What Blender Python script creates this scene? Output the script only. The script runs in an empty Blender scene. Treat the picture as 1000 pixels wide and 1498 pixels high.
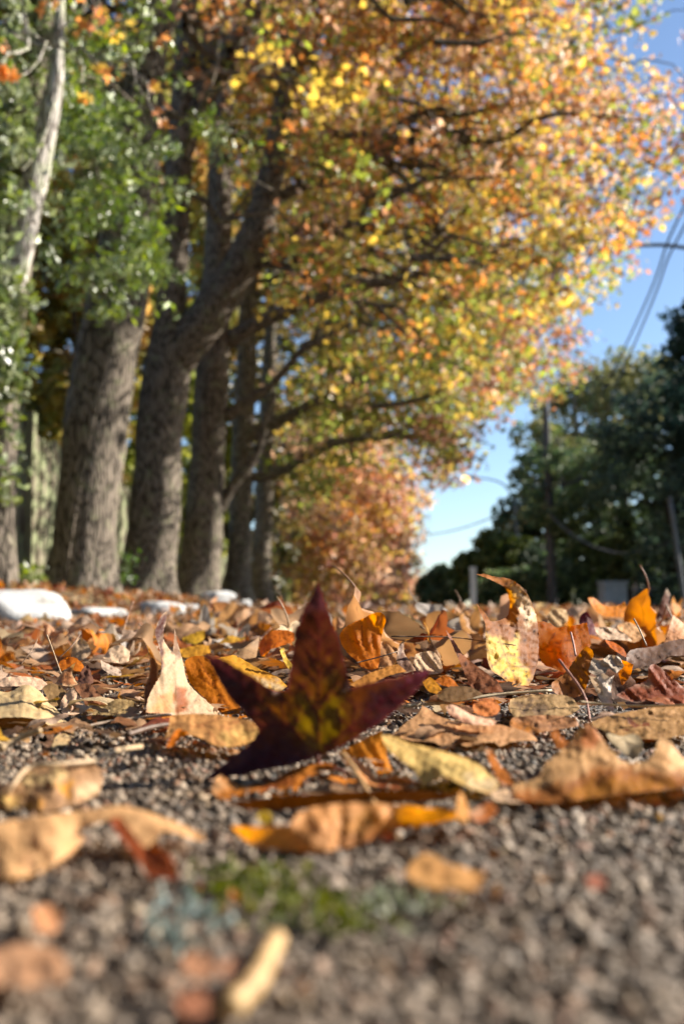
import bpy, math, random
import numpy as np
from mathutils import Vector
from mathutils.geometry import delaunay_2d_cdt

rng = np.random.RandomState(11)
random.seed(11)
PI = math.pi
scene = bpy.context.scene
COL = scene.collection

# ------------------------------------------------------------------ camera frame
FPX = 35.0 / 36.0 * 1498.0
TILT = math.atan((895.0 - 749.0) / FPX)
CT, ST = math.cos(TILT), math.sin(TILT)
CAM = np.array([0.0, 0.0, 0.075])
SUN_AZ, SUN_EL = math.radians(67), math.radians(27)
SUN = np.array([math.sin(SUN_AZ) * math.cos(SUN_EL), math.cos(SUN_AZ) * math.cos(SUN_EL), math.sin(SUN_EL)])


def rays(px, py):
    u = (np.asarray(px, float) - 500) / FPX
    v = (749 - np.asarray(py, float)) / FPX
    return np.stack([u, CT - v * ST, ST + v * CT], -1)


def at(px, py, Y):
    r = rays(px, py)
    return CAM + r * (np.asarray(Y, float) / r[..., 1])[..., None]


def project(P):
    d = np.asarray(P) - CAM
    y = d[..., 1] * CT + d[..., 2] * ST
    z = -d[..., 1] * ST + d[..., 2] * CT
    y = np.where(np.abs(y) < 1e-6, 1e-6, y)
    return 500 + d[..., 0] / y * FPX, 749 - z / y * FPX, y


def road_z(x, y):
    y = np.asarray(y, float)
    z = 0.0085 * np.clip(y - 2.0, 0, 5)
    return z


def verge_z(x, y):
    """raised bank on the left of the kerb line"""
    k = -1.42 + 0.01 * (y - 4)
    t = np.clip((k - x) / 1.1, 0, 1)
    return road_z(x, y) + (t * t * (3 - 2 * t)) * (0.17 + 0.004 * np.clip(y, 0, 40))


def inside(px, py, poly):
    px = np.asarray(px); py = np.asarray(py)
    r = np.zeros(px.shape, bool)
    n = len(poly)
    for i in range(n):
        x0, y0 = poly[i][:2]; x1, y1 = poly[(i + 1) % n][:2]
        if y0 == y1:
            continue
        c = ((y0 > py) != (y1 > py)) & (px < (x1 - x0) * (py - y0) / (y1 - y0) + x0)
        r ^= c
    return r


def poly_dist(px, py, poly, closed=True):
    d = np.full(np.shape(px), 1e9)
    n = len(poly)
    for i in range(n if closed else n - 1):
        ax, ay = poly[i][:2]; bx, by = poly[(i + 1) % n][:2]
        L = (bx - ax) ** 2 + (by - ay) ** 2 + 1e-9
        t = np.clip(((px - ax) * (bx - ax) + (py - ay) * (by - ay)) / L, 0, 1)
        d = np.minimum(d, np.hypot(px - ax - t * (bx - ax), py - ay - t * (by - ay)))
    return d


def waves(x, y, seed, k=1.0, n=5):
    r = np.random.RandomState(seed)
    o = 0
    for i in range(n):
        a = r.uniform(0, 2 * PI); f = k * r.uniform(.5, 1.9); p = r.uniform(0, 2 * PI)
        o = o + np.sin((x * math.cos(a) + y * math.sin(a)) * f + p) / n ** .5
    return o


# ------------------------------------------------------------------ mesh helpers
def tag(o, label=None, cat=None, group=None, kind=None):
    if label: o['label'] = label
    if cat: o['category'] = cat
    if group: o['group'] = group
    if kind: o['kind'] = kind
    return o


def mesh(name, V, F, mat, parent=None, col=None, smooth=True, origin=None):
    V = np.asarray(V, np.float32).reshape(-1, 3)
    if origin is not None:
        V = V - np.asarray(origin, np.float32)
    me = bpy.data.meshes.new(name)
    groups = F if isinstance(F, list) and len(F) and isinstance(F[0], np.ndarray) and F[0].ndim == 2 else [np.asarray(F)]
    idx = np.concatenate([g.ravel() for g in groups]).astype(np.int32)
    tot = np.concatenate([np.full(len(g), g.shape[1]) for g in groups]).astype(np.int32)
    st = np.concatenate([[0], np.cumsum(tot)[:-1]]).astype(np.int32)
    me.vertices.add(len(V)); me.vertices.foreach_set('co', V.ravel())
    me.loops.add(len(idx)); me.loops.foreach_set('vertex_index', idx)
    me.polygons.add(len(tot)); me.polygons.foreach_set('loop_start', st); me.polygons.foreach_set('loop_total', tot)
    me.polygons.foreach_set('use_smooth', np.full(len(tot), smooth))
    if col is not None:
        a = me.attributes.new('Col', 'FLOAT_COLOR', 'POINT')
        a.data.foreach_set('color', np.asarray(col, np.float32).ravel())
    me.update(calc_edges=True); me.validate()
    me.materials.append(mat)
    o = bpy.data.objects.new(name, me)
    COL.objects.link(o)
    if parent is not None:
        o.parent = parent
    if origin is not None:
        o.location = [float(c) for c in origin]
    return o


def empty(name, loc):
    o = bpy.data.objects.new(name, None)
    o.empty_display_size = .1
    o.location = [float(c) for c in loc]
    COL.objects.link(o)
    return o


def child(name, V, F, mat, root, **k):
    V = np.asarray(V, float) - np.array(root.location)
    return mesh(name, V, F, mat, parent=root, **k)


def tube(path, rad, sides=8, cap=True):
    P = np.asarray(path, float); n = len(P)
    rad = np.broadcast_to(np.asarray(rad, float), (n,))
    T = np.gradient(P, axis=0); T /= np.linalg.norm(T, axis=1)[:, None] + 1e-12
    up = np.array([0, 0, 1.0]) if abs(T[0, 2]) < .9 else np.array([0, 1.0, 0])
    V = []
    a = np.arange(sides) * 2 * PI / sides
    u = np.cross(T[0], up); u /= np.linalg.norm(u) + 1e-12
    for i in range(n):
        u = u - T[i] * (u @ T[i]); u /= np.linalg.norm(u) + 1e-12
        w = np.cross(T[i], u)
        V.append(P[i] + rad[i] * (np.cos(a)[:, None] * u + np.sin(a)[:, None] * w))
    V = np.concatenate(V)
    i = np.arange(n - 1)[:, None] * sides; j = np.arange(sides)[None]; k = (j + 1) % sides
    Q = np.stack([i + j, i + k, i + sides + k, i + sides + j], -1).reshape(-1, 4)
    if cap:
        V = np.concatenate([V, P[:1], P[-1:]])
        jj = np.arange(sides); kk = (jj + 1) % sides
        c0 = np.stack([np.full(sides, n * sides), kk, jj], -1)
        c1 = np.stack([np.full(sides, n * sides + 1), (n - 1) * sides + jj, (n - 1) * sides + kk], -1)
        return V, [Q, np.concatenate([c0, c1])]
    return V, [Q]


def spline(pts, n):
    """Catmull-Rom through pts (any dimension), n samples"""
    P = np.asarray(pts, float)
    P = np.concatenate([2 * P[:1] - P[1:2], P, 2 * P[-1:] - P[-2:-1]])
    m = len(P) - 3
    t = np.linspace(0, m, n); i = np.minimum(t.astype(int), m - 1); f = (t - i)[:, None]
    a, b, c, d = P[i], P[i + 1], P[i + 2], P[i + 3]
    return .5 * (2 * b + (c - a) * f + (2 * a - 5 * b + 4 * c - d) * f ** 2 + (3 * b - a - 3 * c + d) * f ** 3)


class Acc:
    def __init__(s): s.V = []; s.F = {}; s.C = []; s.n = 0
    def add(s, V, F, col=None):
        for g in (F if isinstance(F, list) else [F]):
            s.F.setdefault(g.shape[1], []).append(g + s.n)
        s.V.append(np.asarray(V, float)); s.n += len(V)
        if col is not None:
            s.C.append(np.broadcast_to(np.asarray(col, float), (len(V), 4)))
    def get(s):
        return np.concatenate(s.V), [np.concatenate(v) for v in s.F.values()], (np.concatenate(s.C) if s.C else None)


def box(x0, x1, y0, y1, z0, z1):
    V = np.array([[x, y, z] for z in (z0, z1) for y in (y0, y1) for x in (x0, x1)], float)
    F = np.array([[0, 2, 3, 1], [4, 5, 7, 6], [0, 1, 5, 4], [2, 6, 7, 3], [0, 4, 6, 2], [1, 3, 7, 5]])
    return V, F


def rotmats(n, r, tilt=None):
    """random rotation matrices; tilt = max angle of the normal away from up"""
    yaw = r.uniform(0, 2 * PI, n); az = r.uniform(0, 2 * PI, n)
    tl = np.arccos(r.uniform(-1, 1, n)) if tilt is None else tilt * np.sqrt(r.uniform(0, 1, n))
    cz, sz = np.cos(yaw), np.sin(yaw)
    Z = np.zeros((n, 3, 3)); Z[:, 0, 0] = cz; Z[:, 0, 1] = -sz; Z[:, 1, 0] = sz; Z[:, 1, 1] = cz; Z[:, 2, 2] = 1
    ax = np.stack([np.cos(az), np.sin(az), np.zeros(n)], -1)
    K = np.zeros((n, 3, 3))
    K[:, 0, 2] = ax[:, 1]; K[:, 1, 2] = -ax[:, 0]; K[:, 2, 0] = -ax[:, 1]; K[:, 2, 1] = ax[:, 0]
    s, c = np.sin(tl)[:, None, None], np.cos(tl)[:, None, None]
    return (np.eye(3) + s * K + (1 - c) * (K @ K)) @ Z


# ------------------------------------------------------------------ materials
class NT:
    def __init__(s, name):
        s.m = bpy.data.materials.new(name); s.m.use_nodes = True
        s.t = s.m.node_tree; s.t.nodes.clear(); s.out = s.t.nodes.new('ShaderNodeOutputMaterial')
    def n(s, typ, **k):
        x = s.t.nodes.new('ShaderNode' + typ)
        for a, b in k.items(): setattr(x, a, b)
        return x
    def l(s, a, b): s.t.links.new(a, b)
    def noise(s, vec, scale, detail=4, rough=.55):
        x = s.n('TexNoise'); x.inputs['Scale'].default_value = scale; x.inputs['Detail'].default_value = detail
        x.inputs['Roughness'].default_value = rough
        if vec is not None: s.l(vec, x.inputs['Vector'])
        return x.outputs['Fac']
    def ramp(s, fac, stops):
        x = s.n('ValToRGB'); s.l(fac, x.inputs['Fac']); e = x.color_ramp.elements
        while len(e) < len(stops): e.new(.5)
        for q, (p, c) in zip(e, stops):
            q.position = p; q.color = (c, c, c, 1) if isinstance(c, (int, float)) else (*c, 1)
        return x.outputs['Color']
    def mix(s, fac, a, b, mode='MIX'):
        x = s.n('Mix', data_type='RGBA', blend_type=mode)
        for v, sock in ((fac, x.inputs[0]), (a, x.inputs[6]), (b, x.inputs[7])):
            if hasattr(v, 'links'): s.l(v, sock)
            elif isinstance(v, (int, float)): sock.default_value = v if sock.type == 'VALUE' else (v, v, v, 1)
            else: sock.default_value = (*v, 1)
        return x.outputs[2]
    def math(s, op, a, b=0.):
        x = s.n('Math', operation=op)
        for v, sock in ((a, x.inputs[0]), (b, x.inputs[1])):
            if hasattr(v, 'links'): s.l(v, sock)
            else: sock.default_value = v
        return x.outputs[0]
    def bump(s, h, strength=.5, dist=.01):
        x = s.n('Bump'); x.inputs['Strength'].default_value = strength; x.inputs['Distance'].default_value = dist
        s.l(h, x.inputs['Height']); return x.outputs['Normal']
    def principled(s, col, rough=.6, spec=.3, normal=None, metal=0):
        x = s.n('BsdfPrincipled')
        for v, nm in ((col, 'Base Color'), (rough, 'Roughness'), (spec, 'Specular IOR Level'), (metal, 'Metallic')):
            if hasattr(v, 'links'): s.l(v, x.inputs[nm])
            else: x.inputs[nm].default_value = (*v, 1) if isinstance(v, tuple) else v
        if normal is not None: s.l(normal, x.inputs['Normal'])
        return x.outputs[0]
    def done(s, sh): s.l(sh, s.out.inputs['Surface']); return s.m


def leaf_material(name, rough=.5, spec=.35, spot=.5, fine=320., veinbump=.3, back=.35, backcol=(.60, .43, .27), trans_sat=1.4, trans_val=1.35):
    g = NT(name)
    at_ = g.n('Attribute', attribute_name='Col'); oi = g.n('ObjectInfo'); tc = g.n('TexCoord'); geo = g.n('NewGeometry')
    v = g.n('VectorMath', operation='ADD'); g.l(tc.outputs['Object'], v.inputs[0])
    cb = g.n('CombineXYZ'); r = g.math('MULTIPLY', oi.outputs['Random'], 9.)
    g.l(r, cb.inputs[0]); g.l(r, cb.inputs[2]); g.l(cb.outputs[0], v.inputs[1]); vec = v.outputs[0]
    base = g.mix(1., at_.outputs['Color'], oi.outputs['Color'], 'MULTIPLY')
    n1 = g.noise(vec, 85, 5, .65)
    base = g.mix(1., base, g.ramp(n1, [(.26, (.80, .73, .66)), (.52, (1, 1, 1)), (.8, (1.0, 1.0, 1.0))]), 'MULTIPLY')
    sp = g.ramp(g.noise(vec, 130, 3, .6), [(.62, 0.), (.70, spot)])
    base = g.mix(sp, base, g.mix(1., base, (.28, .16, .12), 'MULTIPLY'))
    vo = g.n('TexVoronoi', feature='DISTANCE_TO_EDGE'); vo.inputs['Scale'].default_value = fine; g.l(vec, vo.inputs['Vector'])
    ved = g.ramp(vo.outputs['Distance'], [(0., .0), (.12, 1.)])
    base = g.mix(1., base, g.mix(ved, (.88, .85, .80), (1, 1, 1)), 'MULTIPLY')
    if back:
        bf = g.math('MULTIPLY', geo.outputs['Backfacing'], back)
        front = base
        base = g.mix(bf, base, g.mix(.5, base, backcol))
    h = g.math('ADD', g.math('MULTIPLY', ved, .35), g.noise(vec, 120, 4, .6))
    nrm = g.bump(h, veinbump, .0012)
    p = g.principled(base, rough, spec, nrm)
    tr = g.n('BsdfTranslucent'); hs = g.n('HueSaturation'); hs.inputs['Saturation'].default_value = trans_sat
    hs.inputs['Value'].default_value = trans_val; g.l(base, hs.inputs['Color']); g.l(hs.outputs[0], tr.inputs['Color'])
    mx = g.n('MixShader'); g.l(at_.outputs['Alpha'], mx.inputs[0]); g.l(p, mx.inputs[1]); g.l(tr.outputs[0], mx.inputs[2])
    return g.done(mx.outputs[0])


M = {}
M['leaf'] = leaf_material('dry_leaf', spec=.18, rough=.6, trans_sat=1.2, trans_val=1.2)
M['hero'] = leaf_material('traced_leaf', back=.0, spec=.15, rough=.6, trans_val=1.6)
M['maroon'] = leaf_material('maroon_leaf', rough=.5, spec=.22, spot=.35, back=0, trans_sat=1.1, trans_val=1.0)
M['crown'] = leaf_material('autumn_foliage', rough=.45, spec=.6, spot=.3, fine=60, veinbump=.1, back=.15, backcol=(.5, .42, .3), trans_sat=1.0, trans_val=1.6)
M['green'] = leaf_material('glossy_green_foliage', rough=.38, spec=.8, spot=.0, fine=60, veinbump=.1, back=.1, backcol=(.2, .3, .12))
M['dark'] = leaf_material('dark_foliage', rough=.55, spec=.2, spot=.0, fine=20, veinbump=.05, back=0)


def simple_mat(name, c0, c1, scale=8, rough=.7, bump=.3, bd=.01, spec=.3, stretch=(1, 1, 1), metal=0):
    g = NT(name); tc = g.n('TexCoord'); mp = g.n('Mapping'); mp.inputs['Scale'].default_value = stretch
    g.l(tc.outputs['Object'], mp.inputs['Vector']); v = mp.outputs[0]
    n = g.noise(v, scale, 6, .6)
    c = g.ramp(n, [(.3, c0), (.7, c1)])
    nb = g.noise(v, scale * 4, 5, .65)
    return g.done(g.principled(c, rough, spec, g.bump(nb, bump, bd), metal))


def stalk_mat(name):
    g = NT(name); a = g.n('Attribute', attribute_name='Col'); oi = g.n('ObjectInfo'); tc = g.n('TexCoord')
    c = g.mix(1., a.outputs['Color'], oi.outputs['Color'], 'MULTIPLY')
    c = g.mix(1., c, g.ramp(g.noise(tc.outputs['Object'], 300, 4), [(.3, (.55, .5, .45)), (.65, (1, 1, 1))]), 'MULTIPLY')
    return g.done(g.principled(c, .55, .3))


M['stalk'] = stalk_mat('leaf_stalk')


def bark_mat(name, dark, light, lichen, lich_amt=.61, zs=.2, scale=23):
    g = NT(name); tc = g.n('TexCoord'); mp = g.n('Mapping'); mp.inputs['Scale'].default_value = (1, 1, zs)
    g.l(tc.outputs['Object'], mp.inputs['Vector']); v = mp.outputs[0]
    wob = g.n('VectorMath', operation='ADD'); nz = g.n('TexNoise'); nz.inputs['Scale'].default_value = 6; g.l(v, nz.inputs['Vector'])
    sc = g.n('VectorMath', operation='SCALE'); g.l(nz.outputs['Color'], sc.inputs[0]); sc.inputs['Scale'].default_value = .12
    g.l(v, wob.inputs[0]); g.l(sc.outputs[0], wob.inputs[1])
    vo = g.n('TexVoronoi', feature='DISTANCE_TO_EDGE'); vo.inputs['Scale'].default_value = scale; g.l(wob.outputs[0], vo.inputs['Vector'])
    ridge = g.ramp(vo.outputs['Distance'], [(0., 0.), (.22, 1.)])
    n2 = g.noise(v, scale * 2.2, 6, .7)
    h = g.math('ADD', g.math('MULTIPLY', ridge, .7), g.math('MULTIPLY', n2, .6))
    c = g.ramp(h, [(.36, dark), (.9, light)])
    lm = g.ramp(g.noise(tc.outputs['Object'], 5.5, 6, .7), [(lich_amt - .06, 0.), (lich_amt + .05, .85)])
    c = g.mix(lm, c, g.mix(n2, lichen, tuple(min(1, q * 1.3) for q in lichen)))
    return g.done(g.principled(c, .85, .15, g.bump(h, .8, .025)))


M['bark'] = bark_mat('grey_bark', (.036, .028, .020), (.25, .205, .16), (.19, .19, .11))
M['bark_pale'] = bark_mat('pale_bark', (.14, .115, .095), (.58, .53, .47), (.42, .43, .3), .55)
M['bark_gum'] = simple_mat('smooth_gum_bark', (.16, .13, .10), (.42, .37, .31), 1.5, .7, .2, .02, .2, (1, 1, .3))
M['bark_dark'] = simple_mat('dark_bark', (.02, .017, .014), (.06, .05, .04), 5, .9, .5, .03, .1, (1, 1, .3))

# asphalt sheet
def asphalt():
    g = NT('bitumen'); tc = g.n('TexCoord'); v = tc.outputs['Object']
    vo = g.n('TexVoronoi'); vo.inputs['Scale'].default_value = 260; g.l(v, vo.inputs['Vector'])
    hs = g.ramp(vo.outputs['Distance'], [(.0, 1.), (.75, 0.)])
    wn = g.n('TexWhiteNoise'); g.l(vo.outputs['Position'], wn.inputs['Vector'])
    stone = g.ramp(wn.outputs['Value'], [(0., (.05, .045, .04)), (.45, (.16, .14, .125)), (.8, (.30, .265, .23)), (1., (.24, .15, .11))])
    c = g.mix(g.ramp(vo.outputs['Distance'], [(.45, 1.), (.62, 0.)]), (.02, .017, .014), stone)
    c = g.mix(g.ramp(g.noise(v, 9, 5), [(.4, 0.), (.7, .45)]), c, (.07, .048, .032))
    sx = g.n('SeparateXYZ'); g.l(v, sx.inputs[0]); dz = g.ramp(sx.outputs[1], [(.28, 1.), (.42, 0.)])
    c = g.mix(g.math('MULTIPLY', dz, .8), c, g.mix(g.noise(v, 60, 5), (.10, .076, .055), (.17, .13, .095)))
    h = g.math('ADD', hs, g.noise(v, 500, 3))
    return g.done(g.principled(c, .8, .3, g.bump(h, .8, .003)))


M['asphalt'] = asphalt()


def grit_mat():
    g = NT('grit_stone'); a = g.n('Attribute', attribute_name='Col'); tc = g.n('TexCoord'); v = tc.outputs['Object']
    c = g.mix(1., a.outputs['Color'], g.ramp(g.noise(v, 900, 4, .7), [(.3, (.5, .48, .46)), (.7, (1.15, 1.12, 1.1))]), 'MULTIPLY')
    return g.done(g.principled(c, .7, .35, g.bump(g.noise(v, 1500, 3), .5, .0006)))


M['grit'] = grit_mat()


def soil_mat(name, cols, scale):
    g = NT(name); tc = g.n('TexCoord'); v = tc.outputs['Object']
    vo = g.n('TexVoronoi'); vo.inputs['Scale'].default_value = scale; g.l(v, vo.inputs['Vector'])
    wn = g.n('TexWhiteNoise'); g.l(vo.outputs['Position'], wn.inputs['Vector'])
    k = len(cols)
    c = g.ramp(wn.outputs['Value'], [(i / (k - 1), q) for i, q in enumerate(cols)])
    c = g.mix(g.ramp(g.noise(v, scale * .15, 5), [(.35, 0.), (.65, .8)]), c, (.05, .04, .028))
    return g.done(g.principled(c, .9, .1, g.bump(vo.outputs['Distance'], .9, .03)))


M['verge'] = soil_mat('leafy_soil', [(.05, .035, .022), (.22, .10, .04), (.33, .2, .1), (.08, .09, .03), (.16, .08, .04)], 22)
M['ground'] = soil_mat('distant_ground', [(.04, .045, .02), (.09, .07, .03), (.05, .06, .025)], 2)


def white_stone():
    g = NT('whitewashed_stone'); tc = g.n('TexCoord'); v = tc.outputs['Object']
    n = g.noise(v, 9, 6, .65)
    c = g.ramp(n, [(.28, (.30, .26, .21)), (.42, (.46, .45, .43)), (.6, (.58, .58, .57))])
    c = g.mix(g.ramp(g.noise(v, 38, 5, .7), [(.58, 0.), (.68, .7)]), c, (.2, .17, .14))
    return g.done(g.principled(c, .75, .25, g.bump(g.noise(v, 25, 6, .7), .5, .02)))


M['white'] = white_stone()
M['timber'] = bark_mat('weathered_timber', (.09, .07, .05), (.25, .21, .155), (.23, .26, .14), .5, .08, 9)
M['pole'] = simple_mat('grey_pole_timber', (.07, .065, .07), (.17, .155, .15), 6, .8, .4, .01, .2, (2, 2, .1))
M['galv'] = simple_mat('galvanised_steel', (.10, .105, .115), (.17, .175, .185), 14, .5, .1, .003, .4)
M['post'] = simple_mat('pale_post', (.55, .55, .53), (.75, .75, .73), 9, .7, .3, .005, .3, (2, 2, .2))
M['cement'] = simple_mat('grey_render', (.32, .33, .35), (.46, .47, .49), 5, .85, .3, .01, .2)
M['wire'] = simple_mat('black_cable', (.02, .02, .022), (.04, .04, .045), 5, .6, 0., .001, .2)
M['moss'] = leaf_material('moss_leaf', rough=.6, spec=.2, spot=0, fine=900, veinbump=.1, back=0)
g = NT('lit_lamp'); e = g.n('Emission'); e.inputs['Color'].default_value = (1, .60, .20, 1); e.inputs['Strength'].default_value = 1.3
M['lamp'] = g.done(e.outputs[0])

# ------------------------------------------------------------------ world, sun, camera
w = bpy.data.worlds.new('World'); scene.world = w; w.use_nodes = True
nt = w.node_tree; nt.nodes.clear()
sky = nt.nodes.new('ShaderNodeTexSky'); sky.sky_type = 'NISHITA'; sky.sun_disc = False
sky.sun_elevation = SUN_EL; sky.sun_rotation = SUN_AZ
sky.air_density = 1.0; sky.dust_density = .6; sky.ozone_density = 3.0; sky.altitude = 600
bg = nt.nodes.new('ShaderNodeBackground'); bg.inputs['Strength'].default_value = .065
wo = nt.nodes.new('ShaderNodeOutputWorld'); nt.links.new(sky.outputs[0], bg.inputs[0]); nt.links.new(bg.outputs[0], wo.inputs[0])
sl = bpy.data.lights.new('sun', 'SUN'); sl.energy = 4.8; sl.angle = math.radians(.53); sl.color = (1, .93, .82)
so = bpy.data.objects.new('sun', sl); COL.objects.link(so); so.location = (20, 10, 30)
so.rotation_euler = Vector([-c for c in SUN]).to_track_quat('-Z', 'Y').to_euler()

cd = bpy.data.cameras.new('camera'); cam = bpy.data.objects.new('camera', cd); COL.objects.link(cam)
cam.location = CAM; cam.rotation_euler = (PI / 2 + TILT, 0, 0)
cd.sensor_fit = 'VERTICAL'; cd.sensor_height = 36; cd.sensor_width = 24; cd.lens = 35
cd.clip_start = .02; cd.clip_end = 3000
cd.dof.use_dof = True; cd.dof.focus_distance = .83; cd.dof.aperture_fstop = 6.8; cd.dof.aperture_blades = 0
scene.camera = cam
scene.view_settings.view_transform = 'Standard'; scene.view_settings.look = 'None'
scene.view_settings.exposure = 1.55; scene.view_settings.gamma = 1
cy = scene.cycles
cy.use_adaptive_sampling = True; cy.adaptive_threshold = .012
cy.max_bounces = 7; cy.diffuse_bounces = 2; cy.glossy_bounces = 2; cy.transmission_bounces = 5; cy.transparent_max_bounces = 4
cy.use_denoising = True; cy.caustics_reflective = False; cy.caustics_refractive = False
cy.sample_clamp_indirect = 6

# ------------------------------------------------------------------ setting
xs = np.concatenate([np.linspace(-3.2, 5.2, 60)]); ys = np.concatenate([np.linspace(-2, 1.5, 20), np.linspace(1.7, 8, 40), np.linspace(9, 90, 50)])
X, Y = np.meshgrid(xs, ys)
n, m = X.shape
idx = np.arange(n * m).reshape(n, m)
Q = np.stack([idx[:-1, :-1], idx[:-1, 1:], idx[1:, 1:], idx[1:, :-1]], -1).reshape(-1, 4)
tag(mesh('road', np.stack([X, Y, road_z(X, Y)], -1), Q, M['asphalt']), kind='structure')
xs = np.linspace(-9, -1.2, 60); ys = np.linspace(-1, 80, 120)
X, Y = np.meshgrid(xs, ys); n, m = X.shape; idx = np.arange(n * m).reshape(n, m)
Q = np.stack([idx[:-1, :-1], idx[:-1, 1:], idx[1:, 1:], idx[1:, :-1]], -1).reshape(-1, 4)
Zv = verge_z(X, Y) + .006 + .012 * waves(X, Y, 5, 6.) * (X < -1.6)
Zv = np.where(X > -1.42 + .01 * (Y - 4), Zv - .05, Zv)
tag(mesh('verge', np.stack([X, Y, Zv], -1), Q, M['verge']), kind='structure')
g_ = 1500.
tag(mesh('ground', [[-g_, -g_, -.06], [g_, -g_, -.06], [g_, g_, -.06], [-g_, g_, -.06]], np.array([[0, 1, 2, 3]]), M['ground']), kind='structure')

# ------------------------------------------------------------------ grit: the coarse chippings of the road surface
def icosphere(sub=2):
    import bmesh
    b = bmesh.new(); bmesh.ops.create_icosphere(b, subdivisions=sub, radius=1)
    V = np.array([v.co[:] for v in b.verts]); F = np.array([[v.index for v in f.verts] for f in b.faces]); b.free()
    return V, F


ICO_FINE, ICO_COARSE = icosphere(2), icosphere(1)


def grit(y0, y1, step, smin, smax, side=False):
    icoV, icoF = ICO_COARSE if side else ICO_FINE
    hw = lambda y: .36 * y + (.45 if side else .05)
    gx, gy = np.meshgrid(np.arange(-hw(y1), hw(y1), step), np.arange(y0, y1, step))
    p = np.stack([gx.ravel(), gy.ravel()], -1) + rng.uniform(-.5, .5, (gx.size, 2)) * step
    p = p[np.abs(p[:, 0]) < hw(p[:, 1])]
    if side: p = p[np.abs(p[:, 0]) >= .36 * p[:, 1] + .05]
    p = p[waves(p[:, 0] * 10, p[:, 1] * 10, 77, 5., 6) < 1.9]
    k = len(p)
    s = smin + (smax - smin) * rng.uniform(0, 1, k) ** 2.6
    R = rotmats(k, rng)
    sq = np.stack([np.ones(k), rng.uniform(.65, 1, k), rng.uniform(.32, .6, k)], -1) * s[:, None]
    lump = 1 + .22 * rng.normal(0, 1, (k, len(icoV)))
    V = icoV[None] * lump[..., None] * sq[:, None]
    V = np.einsum('kij,kvj->kvi', R, V)
    V[..., 0] += p[:, None, 0]; V[..., 1] += p[:, None, 1]
    V[..., 2] += (s * rng.uniform(-.32, .16, k))[:, None]
    pal = np.array([[.27, .23, .185], [.20, .165, .132], [.14, .112, .088], [.08, .064, .05], [.40, .35, .29], [.27, .16, .095], [.19, .09, .05], [.04, .033, .027], [.30, .235, .155]])
    c = pal[rng.choice(len(pal), k, p=[.19, .2, .17, .12, .09, .08, .05, .06, .04])] * rng.uniform(.85, 1.15, (k, 1)) * [1.07, .96, .83]
    dirt = np.clip((.42 - p[:, 1]) / .12, 0, 1)[:, None] * .45
    c = c * (1 - dirt) + np.array([.20, .155, .115]) * dirt          # worn, dusty strip nearest the verge of bare road
    C = np.concatenate([np.repeat(c, len(icoV), 0), np.ones((k * len(icoV), 1))], 1)
    F = (icoF[None] + (np.arange(k) * len(icoV))[:, None, None]).reshape(-1, 3)
    return V.reshape(-1, 3), F, C


acc = Acc()
for a_ in ((.13, .42, .0029, .0009, .0037), (.42, .72, .0031, .0009, .0033), (.72, 1.7, .0075, .0014, .0038)):
    acc.add(*grit(*a_))
for a_ in ((-.3, .42, .0036, .0010, .0038), (.42, .72, .0036, .0009, .0033), (.72, 1.7, .0085, .0014, .0038)):
    acc.add(*grit(*a_, side=True))      # the same chippings to either side of the view
V, F, C = acc.get()
tag(mesh('grit', V, F, M['grit'], col=C), kind='stuff', label='grey and brown stone chippings of the road surface', cat='grit')

# ------------------------------------------------------------------ traced leaves: outline with a depth (or a height over the road) at each point
def S(r, g, b):
    f = lambda c: (c / 255 / 12.92) if c / 255 <= .04045 else ((c / 255 + .055) / 1.055) ** 2.4
    return np.array([f(r), f(g), f(b)])


TAN, PALE, CREAM = np.array([.46, .265, .14]), np.array([.58, .40, .28]), np.array([.66, .52, .27])
ORANGE, RUST, BROWN = np.array([.62, .20, .018]), np.array([.36, .10, .022]), np.array([.20, .085, .035])
DARK, MUST, PEACH = np.array([.075, .04, .022]), np.array([.55, .30, .03]), np.array([.57, .31, .165])
GREY = np.array([.55, .49, .43])
HEROES = []          # pixel boxes of the traced leaves (to keep loose leaves from standing in front of them)
LEAFGROUP = 'fallen leaves on the road'


def depth_of(p):
    """third number: below .12 a height above the road, otherwise a distance"""
    x, y, v = p
    if v >= .12: return v
    r = rays(x, y)
    return float(r[1] * (v - CAM[2]) / r[2])


def outline(pts, step):
    P = np.array([(x, y, 1 / depth_of((x, y, v))) for x, y, v in pts], float)
    n = len(P); out = []
    for i in range(n):
        a, b, c, d = P[i - 1], P[i], P[(i + 1) % n], P[(i + 2) % n]
        L = np.hypot(*(c - b)[:2]); k = max(1, int(L / step))
        def tan(p, q, r):
            u, v = (q - p)[:2], (r - q)[:2]
            cs = (u @ v) / (np.linalg.norm(u) * np.linalg.norm(v) + 1e-9)
            return (r - p) * .5 * max(0., min(1., (cs - .1) / .5)) if cs > .1 else (r - p) * 0
        m0, m1 = tan(a, b, c), tan(b, c, d)
        m0 = m0 * min(1, L / (np.linalg.norm(m0[:2]) + 1e-9)); m1 = m1 * min(1, L / (np.linalg.norm(m1[:2]) + 1e-9))
        for j in range(k):
            t = j / k
            h = (2 * t ** 3 - 3 * t ** 2 + 1) * b + (t ** 3 - 2 * t ** 2 + t) * m0 + (-2 * t ** 3 + 3 * t ** 2) * c + (t ** 3 - t ** 2) * m1
            h[2] = b[2] + (c[2] - b[2]) * t
            out.append(h)
    return np.array(out)


seed_count = [100]


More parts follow.
